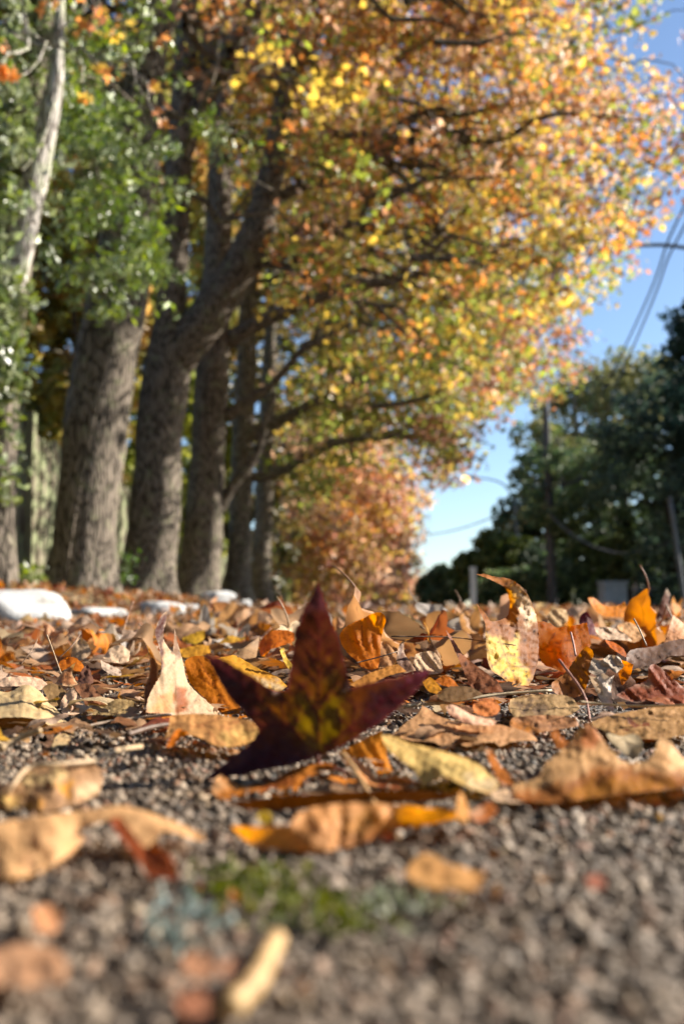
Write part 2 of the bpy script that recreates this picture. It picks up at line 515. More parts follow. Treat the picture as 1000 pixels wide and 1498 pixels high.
def traced(label, pts, col, tr=.35, patches=(), veins=(), veincol=None, crumple=.0012, bulge=0., step=4., vary=.07, dots=0, mids=(), mat='hero', vw=1.6, name='leaf', edge=None, parent=None):
    seed_count[0] += 1; sd = seed_count[0]; r = np.random.RandomState(sd)
    B = outline(pts, step); nb = len(B)
    jag = r.normal(0, step * (.2 if mat == 'maroon' else .12), (nb, 2)); B[:, :2] += jag
    x0, y0 = B[:, :2].min(0); x1, y1 = B[:, :2].max(0)
    gx, gy = np.meshgrid(np.arange(x0, x1, step * 1.05), np.arange(y0, y1, step * 1.05))
    gx = (gx + r.uniform(-.3, .3, gx.shape) * step).ravel(); gy = (gy + r.uniform(-.3, .3, gy.shape) * step).ravel()
    k = inside(gx, gy, B) & (poly_dist(gx, gy, B) > step * .6)
    q = np.concatenate([B[:, :2], np.stack([gx[k], gy[k]], -1)])
    vs, es, fs, ov, oe, of = delaunay_2d_cdt([Vector(p) for p in q], [(i, (i + 1) % nb) for i in range(nb)], [], 1, 1e-5)
    q2 = np.array([v[:] for v in vs]); F = np.array([f for f in fs if len(f) == 3])
    cen = q2[F].mean(1); F = F[inside(cen[:, 0], cen[:, 1], B)]
    n = len(q2); w_ = np.full(n, np.nan)
    for i, o in enumerate(ov):
        for j in o:
            if j < nb: w_[i] = B[j, 2]
    for (mx, my, mv) in mids:
        w_[np.argmin(np.hypot(q2[:, 0] - mx, q2[:, 1] - my))] = 1 / depth_of((mx, my, mv))
    fixed = ~np.isnan(w_)
    w_[~fixed] = np.nanmean(w_)
    e = np.concatenate([F[:, [0, 1]], F[:, [1, 2]], F[:, [2, 0]]]); e = np.concatenate([e, e[:, ::-1]])
    deg = np.bincount(e[:, 0], minlength=n).clip(1)
    for _ in range(500):
        s_ = np.bincount(e[:, 0], w_[e[:, 1]], minlength=n) / deg
        w_ = np.where(fixed, w_, s_)
    if mids:   # smooth the pins into the sheet
        for _ in range(6):
            s_ = np.bincount(e[:, 0], w_[e[:, 1]], minlength=n) / deg
            isb = np.zeros(n, bool)
            for i, o in enumerate(ov):
                isb[i] = any(j < nb for j in o)
            w_ = np.where(isb, w_, s_)
    dpt = 1 / w_
    bd = poly_dist(q2[:, 0], q2[:, 1], B); bn = bd / (bd.max() + 1e-9)
    ppm = FPX / dpt                                   # pixels per metre
    amp = crumple * (.45 + .55 * np.minimum(1, bd / 14)) * waves(q2[:, 0] / ppm * 1000, q2[:, 1] / ppm * 1000, sd, .22, 6)
    amp = amp + crumple * .5 * waves(q2[:, 0] / ppm * 1000, q2[:, 1] / ppm * 1000, sd + 7, .6, 5)
    if veins == ():
        D = np.hypot(B[:, None, 0] - B[None, :, 0], (B[:, None, 1] - B[None, :, 1]) * 1.6); i0, i1 = np.unravel_index(np.argmax(D), D.shape)
        a0, a1 = B[i0, :2], B[i1, :2]; mdl = (a0 + a1) / 2 + r.normal(0, .04, 2) * np.abs(a1 - a0); ax_ = a1 - a0; nv = np.array([-ax_[1], ax_[0]]) * .35
        midp = spline(np.array([a0, mdl, a1]), 9); veins = [midp.tolist()]
        for q_ in (1, 3, 5, 6):
            for sg in (-1, 1):
                veins.append([midp[q_].tolist(), (midp[q_] + ax_ * .16 + sg * nv * r.uniform(.5, 1)).tolist()])
        vw = max(.8, min(1.6, .011 * np.hypot(*ax_))); veincol = np.asarray(col) * r.choice([.45, .6, 1.35]) if veincol is None else veincol
    vd = np.full(n, 99.)
    for vl in veins: vd = np.minimum(vd, poly_dist(q2[:, 0], q2[:, 1], vl, False))
    vein = np.exp(-(vd / vw) ** 2)
    dpt = dpt - bulge * np.sin(bn * PI / 2) + amp + .0008 * vein
    P = at(q2[:, 0], q2[:, 1], dpt)
    low = P[:, 2] < road_z(P[:, 0], P[:, 1]) + .0016
    rr = rays(q2[:, 0], q2[:, 1])
    t = np.where(rr[:, 2] < -1e-4, (.0016 - CAM[2]) / np.minimum(rr[:, 2], -1e-4), 1)
    P[low & (rr[:, 2] < -1e-4)] = (CAM + rr * t[:, None])[low & (rr[:, 2] < -1e-4)]
    c = np.broadcast_to(col, (n, 3)).copy()
    c = c * (1 + vary * waves(q2[:, 0], q2[:, 1], sd + 1, .09)[:, None] + vary * .6 * waves(q2[:, 0], q2[:, 1], sd + 2, .3)[:, None]).clip(.4, 1.6)
    trn = np.full(n, tr)
    for pt in patches:
        poly, pc, soft = pt[:3]
        d = poly_dist(q2[:, 0], q2[:, 1], poly); d = np.where(inside(q2[:, 0], q2[:, 1], poly), d, -d)
        d = d + soft * .8 * waves(q2[:, 0], q2[:, 1], sd + 3, .25)
        k = (1 / (1 + np.exp(-d / (soft * .4 + .2))))
        c = c * (1 - k[:, None]) + np.asarray(pc) * (1 + .12 * waves(q2[:, 0], q2[:, 1], sd + 4, .22)[:, None]) * k[:, None]
        if len(pt) > 3: trn = trn * (1 - k) + pt[3] * k
    if edge is not None:
        k = np.exp(-(bd / edge[1]) ** 2)[:, None]; c = c * (1 - k) + np.asarray(edge[0]) * k
    if len(veins):
        vc = col * .45 if veincol is None else np.asarray(veincol)
        c = c * (1 - .75 * vein[:, None]) + vc * .75 * vein[:, None]
    for _ in range(dots):
        i = r.randint(n); dd = np.hypot(q2[:, 0] - q2[i, 0], (q2[:, 1] - q2[i, 1]))
        k = np.exp(-(dd / r.uniform(1.2, 3.4)) ** 4)[:, None]
        c = c * (1 - .85 * k) + np.array([.035, .014, .006]) * .85 * k
    if mat == 'hero': c = c * [1.06, .93, .78]
    nrm = np.cross(P[F[:, 1]] - P[F[:, 0]], P[F[:, 2]] - P[F[:, 0]]).sum(0)
    if nrm @ (P.mean(0) - CAM) > 0: F = F[:, ::-1]
    org = np.array([P[:, 0].mean(), P[:, 1].mean(), P[:, 2].min()])
    o = mesh(name, P, F, M[mat], col=np.concatenate([c.clip(0, 1), trn[:, None]], 1), origin=org)
    if parent is None:
        tag(o, label, 'leaf', LEAFGROUP)
    HEROES.append((x0 - 6, y0 - 4, x1 + 6, y1 + 2, float(dpt.max())))
    return o


def under(o, ch):
    ch.location = ch.location - o.location; ch.parent = o
    return ch


def stalk(path, r0, r1, col, label=None, parent=None, nm='leaf_stalk'):
    """path: pixels with depth or height"""
    P = np.array([at(x, y, depth_of((x, y, v))) for x, y, v in path])
    P = spline(P, 22)
    P[:, 2] = np.maximum(P[:, 2], .0012)
    V, F = tube(P, np.linspace(r0, r1, 22) * (1 + .12 * np.sin(np.arange(22) * 1.7)), 7)
    o = mesh(nm, V, F, M['stalk'], col=np.tile([*col, 1.], (len(V), 1)), origin=P[0])
    if parent is not None: under(parent, o)
    else: tag(o, label, 'stalk', 'loose leaf stalks lying on the road')
    return o


MAR, MARD, MART = np.array([.066, .019, .011]), np.array([.036, .012, .015]), np.array([.15, .05, .02])
# --- the maroon leaf standing upright
veins = [[(465, 1104), (467, 1000), (467, 856)], [(464, 1104), (400, 1040), (345, 995), (300, 960)], [(464, 1104), (540, 1040), (590, 1004), (628, 984)],
         [(464, 1106), (390, 1110), (302, 1139)], [(466, 1050), (448, 1010)], [(466, 1040), (490, 1000)], [(467, 990), (452, 955)], [(467, 985), (482, 950)],
         [(430, 1070), (440, 1030)], [(500, 1074), (494, 1035)], [(410, 1050), (395, 1062)], [(520, 1056), (545, 1056)]]
mar_d = lambda pts: [(x, y, .441 + (d - .441) * .5) for x, y, d in pts]
for vl in list(veins[:5]):
    vl = np.array(vl, float); a_, d_ = vl[0], vl[-1] - vl[0]; L_ = np.hypot(*d_)
    for q_ in (.3, .42, .54, .66, .78, .88):
        for sg in (-1, 1):
            s_ = a_ + d_ * q_; an = math.atan2(d_[1], d_[0]) + sg * .75; ln_ = L_ * .20 * (1.15 - q_)
            veins.append([s_.tolist(), (s_ + ln_ * np.array([math.cos(an), math.sin(an)])).tolist()])
maroon = traced('dark maroon star shaped leaf standing upright in the middle of the road',
    mar_d([(466, 850, .462), (472, 868, .466), (479.5, 893, .472), (493, 927, .482), (502, 962, .49), (508, 988, .497), (513, 1007, .50), (546, 998, .492), (584, 990, .48), (610, 982, .472), (632, 980, .462),
     (621, 995, .464), (607, 1012, .468), (584, 1034, .474), (546, 1064, .482), (512, 1084, .488), (487, 1098, .49), (464, 1107, .485), (432, 1117, .472), (394, 1125, .462), (356, 1133, .452), (318, 1138, .446), (295, 1142, .441),
     (322, 1121, .452), (348, 1100, .465), (366, 1088, .475), (377, 1069, .485), (362, 1047, .484), (337, 1022, .478), (318, 992, .470), (309, 974, .465), (296, 956, .458),
     (322, 963, .462), (356, 982, .475), (383, 1000, .486), (405, 1012, .495), (419, 1008, .498), (424, 981, .49), (428, 950, .484), (432, 920, .478), (440, 908, .475), (444, 892, .47), (454, 874, .465)]),
    MAR, tr=.42, step=3.4, crumple=.0009, bulge=-.003, mat='maroon', vary=.22, veins=veins, veincol=(.05, .008, .012), vw=1.7,
    patches=[([(440, 1000), (466, 960), (500, 1000), (520, 1040), (500, 1085), (464, 1102), (430, 1075), (420, 1030)], (.11, .042, .012), 18),
             ([(438, 1020), (462, 1035), (462, 1095), (450, 1090), (434, 1060)], (.15, .095, .014), 10, .5), ([(470, 1040), (486, 1015), (498, 1030), (492, 1075), (472, 1095)], (.16, .105, .014), 10, .5),
             ([(478, 990), (492, 985), (492, 1010), (480, 1015)], (.14, .07, .016), 6), ([(390, 1015), (420, 1030), (410, 1050), (388, 1035)], (.18, .07, .015), 8),
             ([(520, 1010), (560, 1002), (545, 1020), (520, 1030)], (.16, .05, .016), 8),
             ([(295, 945), (330, 965), (365, 1000), (360, 1060), (320, 1010)], MARD, 12), ([(540, 1010), (600, 1000), (640, 975), (600, 1040), (540, 1068)], MARD, 12),
             ([(290, 1150), (370, 1085), (440, 1100), (450, 1125)], (.034, .011, .018), 12), ([(450, 845), (480, 845), (484, 890), (446, 890)], (.08, .03, .035), 8), ([(606, 972), (640, 972), (628, 1000), (606, 1000)], (.10, .03, .05), 8)],
    edge=((.11, .028, .028), 2.0))
stalk([(464, 1107, .464), (466, 1116, .466), (480, 1124, .468), (505, 1129, .468)], .0011, .0009, (.16, .05, .03), parent=maroon, nm='stalk')

# --- behind the maroon leaf, right: the spotted yellow leaf with its curled tip, and its orange neighbour
traced('yellow leaf with brown blotches standing on edge, its pale tip curling above the horizon',
    [(709, 914, 0.8849), (703, 899, 0.8783), (696, 882, 0.8606), (706, 893, 0.8816), (712, 902, 0.8982), (718, 909, 0.9148), (730, 907, 0.9330), (740, 903, 0.9490), (745, 888, 0.9595), (743, 872, 0.9573), (737, 859, 0.9357), (725, 852, 0.9025), (712, 846, 0.8732), (696, 840, 0.8406),
     (710, 840, 0.8660), (722, 843, 0.8942), (737, 845, 0.9207), (750, 849, 0.9400), (762, 858, 0.9532), (771, 870, 0.9631), (779, 886, 0.9719), (785, 907, 0.9785), (787, 930, 0.9707), (787, 955, 0.9607), (784, 976, 0.9474), (778, 994, 0.9308), (768, 1006, 0.9098), (750, 1006, 0.8900), (734, 991, 0.8774), (718, 980, 0.8648), (711, 956, 0.8771)],
    np.array([.30, .12, .03]), tr=.45, step=2.6, crumple=.0022, dots=26, mids=[(740, 960, .882), (764, 900, .935)],
    patches=[([(712, 925), (722, 930), (734, 937), (752, 938), (755, 925), (757, 945), (757, 965), (770, 980), (778, 990), (766, 1005), (748, 1006), (735, 990), (716, 978), (711, 950)], (.80, .60, .12), 3, .4),  # sunlit area painted yellow, the shaded rest left in the brown base
             ([(746, 852), (764, 860), (777, 880), (786, 908), (770, 922), (764, 900), (752, 885), (748, 868)], (.66, .52, .36), 3, .2),
             ([(696, 838), (725, 842), (750, 850), (738, 856), (715, 848)], (.42, .19, .07), 3), ([(735, 992), (750, 990), (762, 998), (756, 1006), (740, 1000)], (.62, .28, .02), 4, .6),
             ([(742, 885), (756, 895), (762, 918), (745, 912)], (.45, .20, .03), 4)])
traced('bright orange leaf standing on edge against the right side of the spotted yellow leaf',
    [(772, 917, 1.010), (787, 909, 1.020), (804, 912, 1.030), (814, 918, 1.035), (836, 915, 1.040), (858, 911, 1.045), (861, 928, 1.040), (863, 944, 1.030), (854, 958, 1.010), (842, 971, 1.000), (828, 985, 0.980), (809, 978, 0.980), (794, 971, 0.990), (785, 953, 1.000), (778, 935, 1.005)],
    np.array([.70, .24, .018]), tr=.8, step=3, crumple=.002, veins=[[(786, 952), (815, 940), (858, 916)], [(790, 950), (830, 958), (850, 960)], [(800, 945), (812, 925)], [(815, 941), (838, 935)]], vw=1.2, veincol=(.25, .06, .01), mids=[(820, 945, .985)])
traced('amber brown leaf curled under the orange leaf beside the pink stalk',
    [(857, 944, .80), (867, 955, .80), (864, 982, .78), (852, 1014, .765), (834, 1021, .755), (810, 1013, .75), (806, 1000, .76), (825, 985, .79), (842, 962, .80)], np.array([.34, .14, .03]), tr=.4, step=3, dots=6, crumple=.0025)
traced('crumpled whitish leaf scrap hanging in front of the amber brown leaf', [(860, 988, .74), (872, 990, .735), (880, 983, .74), (890, 990, .735), (898, 987, .74), (893, 1010, .73), (898, 1040, .715), (885, 1037, .715), (873, 1015, .73)], np.array([.62, .56, .52]), tr=.15, step=2.6, crumple=.003)
traced('grey crumpled leaf top above the whitish scrap', [(860, 982, .77), (866, 962, .79), (878, 966, .78), (892, 958, .79), (906, 963, .79), (912, 975, .775), (900, 985, .765), (890, 978, .77), (878, 992, .76)], GREY * .8, tr=.15, step=2.6, crumple=.004)
traced('small orange leaf tip pointing right beside the grey crumpled leaf', [(905, 965, .80), (916, 968, .79), (926, 972, .785), (920, 990, .78), (909, 1003, .77), (904, 985, .79)], ORANGE * .9, tr=.5, step=2.6, crumple=.002)
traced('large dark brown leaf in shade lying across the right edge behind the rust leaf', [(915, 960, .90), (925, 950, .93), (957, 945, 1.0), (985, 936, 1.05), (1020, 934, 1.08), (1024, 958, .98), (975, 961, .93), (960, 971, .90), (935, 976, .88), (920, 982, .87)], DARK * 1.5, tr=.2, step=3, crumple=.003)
traced('rust red leaf leaning at the right edge with a lilac rim', [(948, 976, .74), (957, 971, .745), (975, 985, .74), (1003, 1008, .73), (1030, 1014, .725), (1026, 1034, .70), (975, 1033, .70), (953, 1026, .705), (922, 1026, .705), (900, 1017, .71), (925, 1003, .725), (945, 995, .735)], np.array([.30, .075, .022]), tr=.4, step=3, crumple=.002,
    patches=[([(920, 995), (950, 990), (955, 1004), (930, 1006)], (.35, .27, .20), 4)], edge=((.36, .2, .16), 2.))
traced('orange lobed leaf rising above the horizon left of the grey gate pillar', [(859, 875, 1.62), (867, 874, 1.63), (882, 885, 1.64), (897, 887, 1.66), (906, 884, 1.68), (912, 880, 1.69), (922, 896, 1.64), (914, 902, 1.6), (895, 902, 1.58), (880, 900, 1.58), (866, 888, 1.6)], np.array([.66, .27, .02]), tr=.5, step=2.2, crumple=.003)
traced('peach coloured pointed leaf standing up near the right edge', [(984, 900, 1.2), (1000, 912, 1.2), (1018, 925, 1.2), (1012, 938, 1.15), (970, 941, 1.14), (977, 922, 1.17)], PEACH, tr=.3, step=2.4, veins=[[(984, 902), (985, 940)]], vw=1)
traced('chocolate brown leaf point standing behind the peach leaf with a white tip', [(974, 861, 2.0), (979, 870, 2.0), (977, 890, 1.98), (984, 898, 1.96), (957, 906, 1.95), (965, 885, 1.98)], np.array([.22, .09, .055]), tr=.3, step=2, patches=[([(970, 858), (978, 858), (977, 868), (972, 868)], (.6, .5, .4), 2)])
traced('small two pronged orange leaf at the right edge above the horizon', [(984, 872, 2.2), (989, 884, 2.2), (998, 874, 2.22), (995, 891, 2.2), (987, 901, 2.15), (981, 886, 2.18)], np.array([.68, .30, .02]), tr=.55, step=2)
traced('flat tan leaf with dark shaded middle at the right edge behind the long tan leaf', [(865, 1056, .010), (890, 1047, .012), (925, 1040, .014), (975, 1032, .016), (1030, 1034, .016), (1030, 1066, .010), (985, 1078, .007), (945, 1081, .006), (890, 1073, .006), (868, 1063, .008)], np.array([.44, .27, .115]), tr=.25, step=3.2, crumple=.0022, veins=[[(866, 1058), (940, 1050), (1030, 1044)], [(930, 1052), (970, 1038)], [(930, 1052), (965, 1074)]], vw=1.3)
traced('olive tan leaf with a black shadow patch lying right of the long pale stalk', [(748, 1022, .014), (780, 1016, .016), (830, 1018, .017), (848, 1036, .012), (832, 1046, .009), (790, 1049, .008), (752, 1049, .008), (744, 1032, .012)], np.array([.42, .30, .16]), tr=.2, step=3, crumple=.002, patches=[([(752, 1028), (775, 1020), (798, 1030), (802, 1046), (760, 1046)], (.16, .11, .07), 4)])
traced('small tan leaf curled under the olive tan leaf', [(750, 1050, .009), (800, 1046, .011), (840, 1051, .011), (846, 1062, .007), (800, 1070, .005), (765, 1073, .004), (744, 1060, .007)], PEACH * .85, tr=.3, step=3, crumple=.0025, patches=[([(744, 1052), (765, 1056), (790, 1072), (760, 1076)], (.5, .2, .03), 4)])
traced('dark orange leaf scrap wedged between the small tan leaf and the long tan leaf', [(804, 1072, .010), (814, 1066, .012), (826, 1080, .008), (846, 1092, .006), (830, 1098, .004), (812, 1092, .005)], np.array([.42, .15, .025]), tr=.4, step=2.6)
# --- the long tan leaf in front at right
traced('long tan leaf with a rolled orange brown front edge lying across the right foreground',
    [(752, 1147, .405), (786, 1137, .41), (797, 1119, .42), (830, 1088, .45), (848, 1066, .455), (861, 1057, .458), (869, 1066, .455), (880, 1080, .45), (895, 1099, .435), (912, 1115, .425), (930, 1116, .424), (948, 1111, .428), (958, 1096, .44), (963, 1082, .45), (976, 1079, .452), (988, 1096, .445), (1005, 1112, .44), (1040, 1126, .43),
     (1044, 1146, .398), (1000, 1152, .392), (966, 1156, .389), (915, 1161, .386), (864, 1168, .383), (813, 1174, .381), (779, 1173, .383), (750, 1162, .392)],
    np.array([.56, .36, .18]), tr=.3, step=3.6, crumple=.0014, mids=[(830, 1138, .392), (900, 1134, .392), (980, 1128, .40), (860, 1100, .43)],
    patches=[([(740, 1165), (780, 1155), (830, 1142), (880, 1120), (925, 1124), (990, 1132), (1060, 1140), (1060, 1160), (860, 1185), (780, 1182)], (.34, .135, .028), 5, .4),  # front band: brown underside, with the shade on it painted in too
             ([(830, 1160), (880, 1140), (985, 1140), (985, 1150), (850, 1170)], (.48, .22, .03), 6, .5),
             ([(836, 1090), (862, 1050), (882, 1082), (868, 1096)], (.40, .15, .045), 5)],
    veins=[[(845, 1096), (846, 1128)], [(858, 1095), (862, 1124)], [(870, 1095), (878, 1120)], [(830, 1100), (828, 1134)], [(885, 1098), (898, 1118)], [(815, 1112), (812, 1138)]], veincol=(.40, .23, .1), vw=2.5)
traced('pale yellow leaf lying in a low arch right below the maroon leaf',
    [(558, 1074, .47), (575, 1077, .472), (597, 1086, .468), (645, 1098, .46), (690, 1112, .45), (716, 1127, .435), (730, 1147, .415), (720, 1160, .405), (700, 1158, .404), (680, 1150, .408), (660, 1141, .415), (645, 1136, .42), (632, 1143, .42), (618, 1147, .42), (604, 1126, .435), (577, 1106, .448), (562, 1090, .46)],
    np.array([.64, .50, .20]), tr=.3, step=3.4, crumple=.0012, mids=[(640, 1115, .432), (690, 1130, .42)], patches=[([(680, 1135), (735, 1140), (725, 1165), (690, 1165)], (.66, .55, .36), 6)], edge=((.5, .33, .1), 2.))
traced('small orange leaf peeping out between the maroon leaf and the pale yellow leaf', [(498, 1099, .50), (524, 1086, .505), (557, 1069, .51), (564, 1088, .50), (566, 1108, .49), (574, 1128, .478), (552, 1130, .476), (540, 1112, .486), (520, 1108, .49)], np.array([.60, .24, .016]), tr=.5, step=3, crumple=.002)
traced('curled peach and orange leaf strip beneath the maroon leaf', [(495, 1100, .46), (516, 1109, .462), (534, 1120, .46), (548, 1136, .45), (580, 1136, .448), (617, 1146, .44), (600, 1153, .428), (572, 1153, .426), (543, 1148, .43), (524, 1133, .44), (508, 1120, .452)], np.array([.56, .26, .10]), tr=.35, step=3, crumple=.002, patches=[([(555, 1138), (620, 1142), (600, 1156), (550, 1155)], (.25, .06, .015), 4)])
traced('orange and beige twisted leaf strip lying under the lower left tip of the maroon leaf',
    [(312, 1143, .425), (324, 1134, .43), (342, 1146, .43), (360, 1150, .43), (396, 1142, .44), (430, 1124, .455), (470, 1116, .462), (495, 1121, .46), (472, 1131, .448), (444, 1140, .438), (430, 1160, .415), (392, 1163, .41), (368, 1158, .412), (326, 1171, .40), (311, 1160, .408)],
    np.array([.52, .20, .03]), tr=.42, step=3, crumple=.0018, patches=[([(305, 1135), (328, 1130), (334, 1150), (312, 1165)], (.62, .38, .2), 5), ([(370, 1148), (440, 1125), (430, 1150), (380, 1160)], (.33, .10, .02), 5)])
traced('long brown leaf lying flat in the shadow of the maroon leaf', [(330, 1176, .004), (380, 1168, .007), (470, 1160, .009), (560, 1156, .010), (640, 1158, .009), (690, 1166, .006), (600, 1174, .004), (480, 1180, .003), (380, 1186, .002)], np.array([.085, .035, .016]), tr=.2, step=4, crumple=.0012)  # brown darkened so the maroon leaf's shadow is painted in
traced('long tan leaf with wavy front edge lying across the middle foreground',
    [(338, 1209, .006), (380, 1209, .008), (424, 1205, .010), (434, 1192, .012), (462, 1180, .013), (524, 1174, .013), (580, 1178, .012), (640, 1183, .011), (662, 1184, .010), (670, 1197, .006), (620, 1208, .003), (582, 1214, .003), (556, 1224, .003), (505, 1240, .002), (460, 1246, .002), (404, 1243, .002), (372, 1236, .003), (354, 1226, .003)],
    np.array([.55, .29, .12]), tr=.35, step=3.6, crumple=.0014, mids=[(470, 1212, .010), (560, 1196, .011)],
    patches=[([(500, 1200), (545, 1180), (560, 1205), (520, 1225)], (.48, .24, .06), 8), ([(495, 1236), (545, 1212), (600, 1204), (660, 1196), (640, 1208), (560, 1230), (500, 1244)], (.30, .12, .03), 5)])
traced('upright peach leaf tip at the right end of the middle foreground leaf', [(672, 1158, .345), (678, 1164, .343), (686, 1186, .335), (684, 1202, .328), (672, 1204, .326), (667, 1190, .331), (669, 1172, .338)], np.array([.62, .33, .10]), tr=.35, step=3)
traced('rust orange fragment beside the upright peach leaf tip', [(684, 1190, .335), (704, 1178, .342), (716, 1172, .346), (728, 1186, .338), (716, 1198, .332), (696, 1203, .328)], np.array([.45, .15, .03]), tr=.4, step=3, patches=[([(682, 1186), (704, 1180), (706, 1192), (686, 1198)], (.6, .4, .28), 4)])
traced('white and peach leaf fold lying between the pale yellow leaf and the long tan leaf', [(718, 1158, .40), (735, 1154, .402), (760, 1155, .402), (790, 1164, .392), (786, 1172, .386), (750, 1174, .384), (722, 1170, .388)], np.array([.66, .50, .36]), tr=.2, step=3)
traced('orange pointed leaf leaning between the pale yellow leaf and the long tan leaf', [(708, 1096, .46), (718, 1096, .46), (730, 1118, .44), (750, 1138, .42), (752, 1148, .412), (734, 1146, .414), (722, 1128, .43)], np.array([.50, .18, .03]), tr=.4, step=3, patches=[([(700, 1090), (714, 1092), (714, 1106), (704, 1104)], (.6, .42, .3), 3)])
big = traced('big tan lobed leaf with a brown shaded hollow lying across the left foreground',
    [(-30, 1206, .013), (0, 1203, .013), (61, 1193, .013), (136, 1184, .0125), (177, 1179, .012), (211, 1186, .011), (265, 1206, .007), (299, 1220, .006), (300, 1230, .004), (284, 1228, .005), (262, 1220, .008), (240, 1216, .009), (226, 1232, .008), (211, 1240, .008), (200, 1226, .008), (188, 1211, .010), (168, 1198, .0112), (143, 1205, .0108), (118, 1214, .009), (122, 1228, .006), (95, 1256, .004), (51, 1279, .003), (17, 1286, .003), (-40, 1282, .003)],
    np.array([.54, .35, .19]), tr=.32, step=4, crumple=.0014, mids=[(60, 1230, .012)])
traced('rust red leaf lobe hanging below the big tan lobed leaf', [(160, 1199, .296), (176, 1195, .297), (196, 1220, .29), (210, 1238, .285), (238, 1240, .281), (260, 1268, .273), (257, 1286, .268), (218, 1282, .27), (205, 1262, .276), (186, 1238, .284)], np.array([.32, .085, .03]), tr=.4, step=3.6)
traced('brown leaf with cream specks at the left edge behind the big tan lobed leaf',
    [(-20, 1160, .008), (20, 1143, .010), (38, 1122, .013), (68, 1121, .013), (100, 1118, .013), (136, 1115, .013), (147, 1128, .010), (150, 1145, .006), (142, 1163, .003), (102, 1180, .002), (61, 1187, .002), (0, 1184, .002)], np.array([.30, .19, .11]), tr=.25, step=3.4, crumple=.0018, mids=[(80, 1145, .012)],
    patches=[([(30, 1138), (90, 1124), (100, 1140), (40, 1152)], (.55, .44, .24), 5), ([(85, 1145), (105, 1143), (100, 1165), (86, 1160)], (.5, .24, .03), 4), ([(40, 1168), (62, 1168), (60, 1184), (42, 1184)], (.48, .24, .04), 4), ([(115, 1150), (145, 1146), (135, 1164), (116, 1164)], (.52, .42, .28), 4), ([(2, 1165), (30, 1162), (28, 1184), (2, 1184)], (.5, .35, .13), 4)])
traced('pale beige leaf arching up at the left edge over a dark hollow',
    [(-30, 1030, .70), (-8, 1012, .74), (14, 1012, .75), (37, 1002, .76), (57, 1010, .76), (70, 1025, .74), (87, 1042, .71), (102, 1062, .67), (113, 1074, .635), (100, 1072, .635), (82, 1067, .64), (68, 1058, .64), (50, 1051, .64), (25, 1049, .64), (-4, 1050, .64), (-30, 1052, .63)],
    np.array([.54, .44, .27]), tr=.25, step=3.2, crumple=.0016, mids=[(30, 1028, .665), (70, 1046, .655)], veins=[[(106, 1068), (60, 1032), (30, 1006)], [(70, 1040), (20, 1036), (-20, 1040)], [(60, 1032), (10, 1018)]], veincol=(.42, .32, .17), vw=1.2)
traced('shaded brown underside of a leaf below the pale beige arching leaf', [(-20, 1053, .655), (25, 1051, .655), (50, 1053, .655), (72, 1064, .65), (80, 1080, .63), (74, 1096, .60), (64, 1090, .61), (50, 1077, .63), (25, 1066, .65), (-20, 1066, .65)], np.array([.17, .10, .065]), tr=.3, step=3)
traced('small yellow leaf scrap in the hollow under the pale beige arching leaf', [(52, 1073, .615), (62, 1071, .615), (70, 1080, .605), (66, 1087, .598), (56, 1082, .603)], np.array([.70, .40, .02]), tr=.3, step=2.4)
traced('tan leaf chip propped in the hollow under the pale beige arching leaf', [(22, 1078, .61), (32, 1066, .62), (44, 1064, .62), (44, 1084, .60), (30, 1088, .595)], np.array([.56, .38, .2]), tr=.3, step=2.4)
traced('cream leaf end standing at the foot of the pale beige arching leaf', [(80, 1080, .62), (92, 1072, .63), (104, 1078, .625), (100, 1088, .61), (78, 1096, .60), (74, 1094, .60)], np.array([.56, .45, .27]), tr=.25, step=2.4)
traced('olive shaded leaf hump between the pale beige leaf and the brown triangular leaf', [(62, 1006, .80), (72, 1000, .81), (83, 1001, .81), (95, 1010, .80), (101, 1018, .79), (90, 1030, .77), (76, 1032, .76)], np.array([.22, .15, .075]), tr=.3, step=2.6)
traced('cocoa brown triangular leaf standing left of the pale upright leaf', [(107, 1003, .80), (118, 1001, .80), (131, 1000, .80), (145, 1014, .78), (159, 1030, .76), (140, 1038, .75), (127, 1040, .75), (122, 1024, .77)], np.array([.24, .12, .07]), tr=.3, step=2.6)
traced('whitish crinkled leaf in front of the cocoa brown triangular leaf', [(88, 1030, .77), (100, 1010, .79), (108, 1006, .79), (118, 1024, .77), (126, 1038, .75), (110, 1046, .735), (90, 1042, .745)], np.array([.60, .45, .35]), tr=.2, step=2.6, crumple=.003)
traced('grey olive flat leaf lying before the pale upright leaf', [(127, 1040, .735), (130, 1028, .75), (150, 1031, .75), (175, 1022, .76), (198, 1027, .755), (190, 1046, .725), (183, 1054, .715), (155, 1054, .715), (132, 1046, .725)], np.array([.36, .28, .15]), tr=.3, step=2.8)
traced('dark olive leaf lying flat below the grey olive leaf', [(98, 1062, .70), (118, 1050, .72), (140, 1046, .725), (160, 1050, .715), (150, 1060, .695), (120, 1066, .685)], np.array([.20, .14, .06]), tr=.3, step=2.8)
traced('orange curl of leaf above the whitish crinkled leaf at left', [(86, 970, .95), (95, 963, .96), (108, 961, .96), (122, 972, .95), (124, 984, .93), (112, 982, .93), (100, 978, .94), (90, 982, .93)], np.array([.58, .19, .018]), tr=.5, step=2.4)
traced('brown folded leaf with a pale ridge below the orange curl at left', [(82, 1000, .86), (90, 985, .87), (103, 975, .88), (112, 968, .88), (106, 985, .87), (114, 1000, .85), (108, 1004, .84), (92, 1003, .84)], np.array([.36, .17, .08]), tr=.3, step=2.4, edge=((.6, .45, .3), 2))
traced('dark folded leaf with a bluish base right of the pale ridged leaf', [(114, 996, .86), (120, 980, .87), (128, 972, .88), (134, 984, .87), (137, 998, .855), (125, 1004, .84)], np.array([.17, .09, .07]), tr=.25, step=2.4)
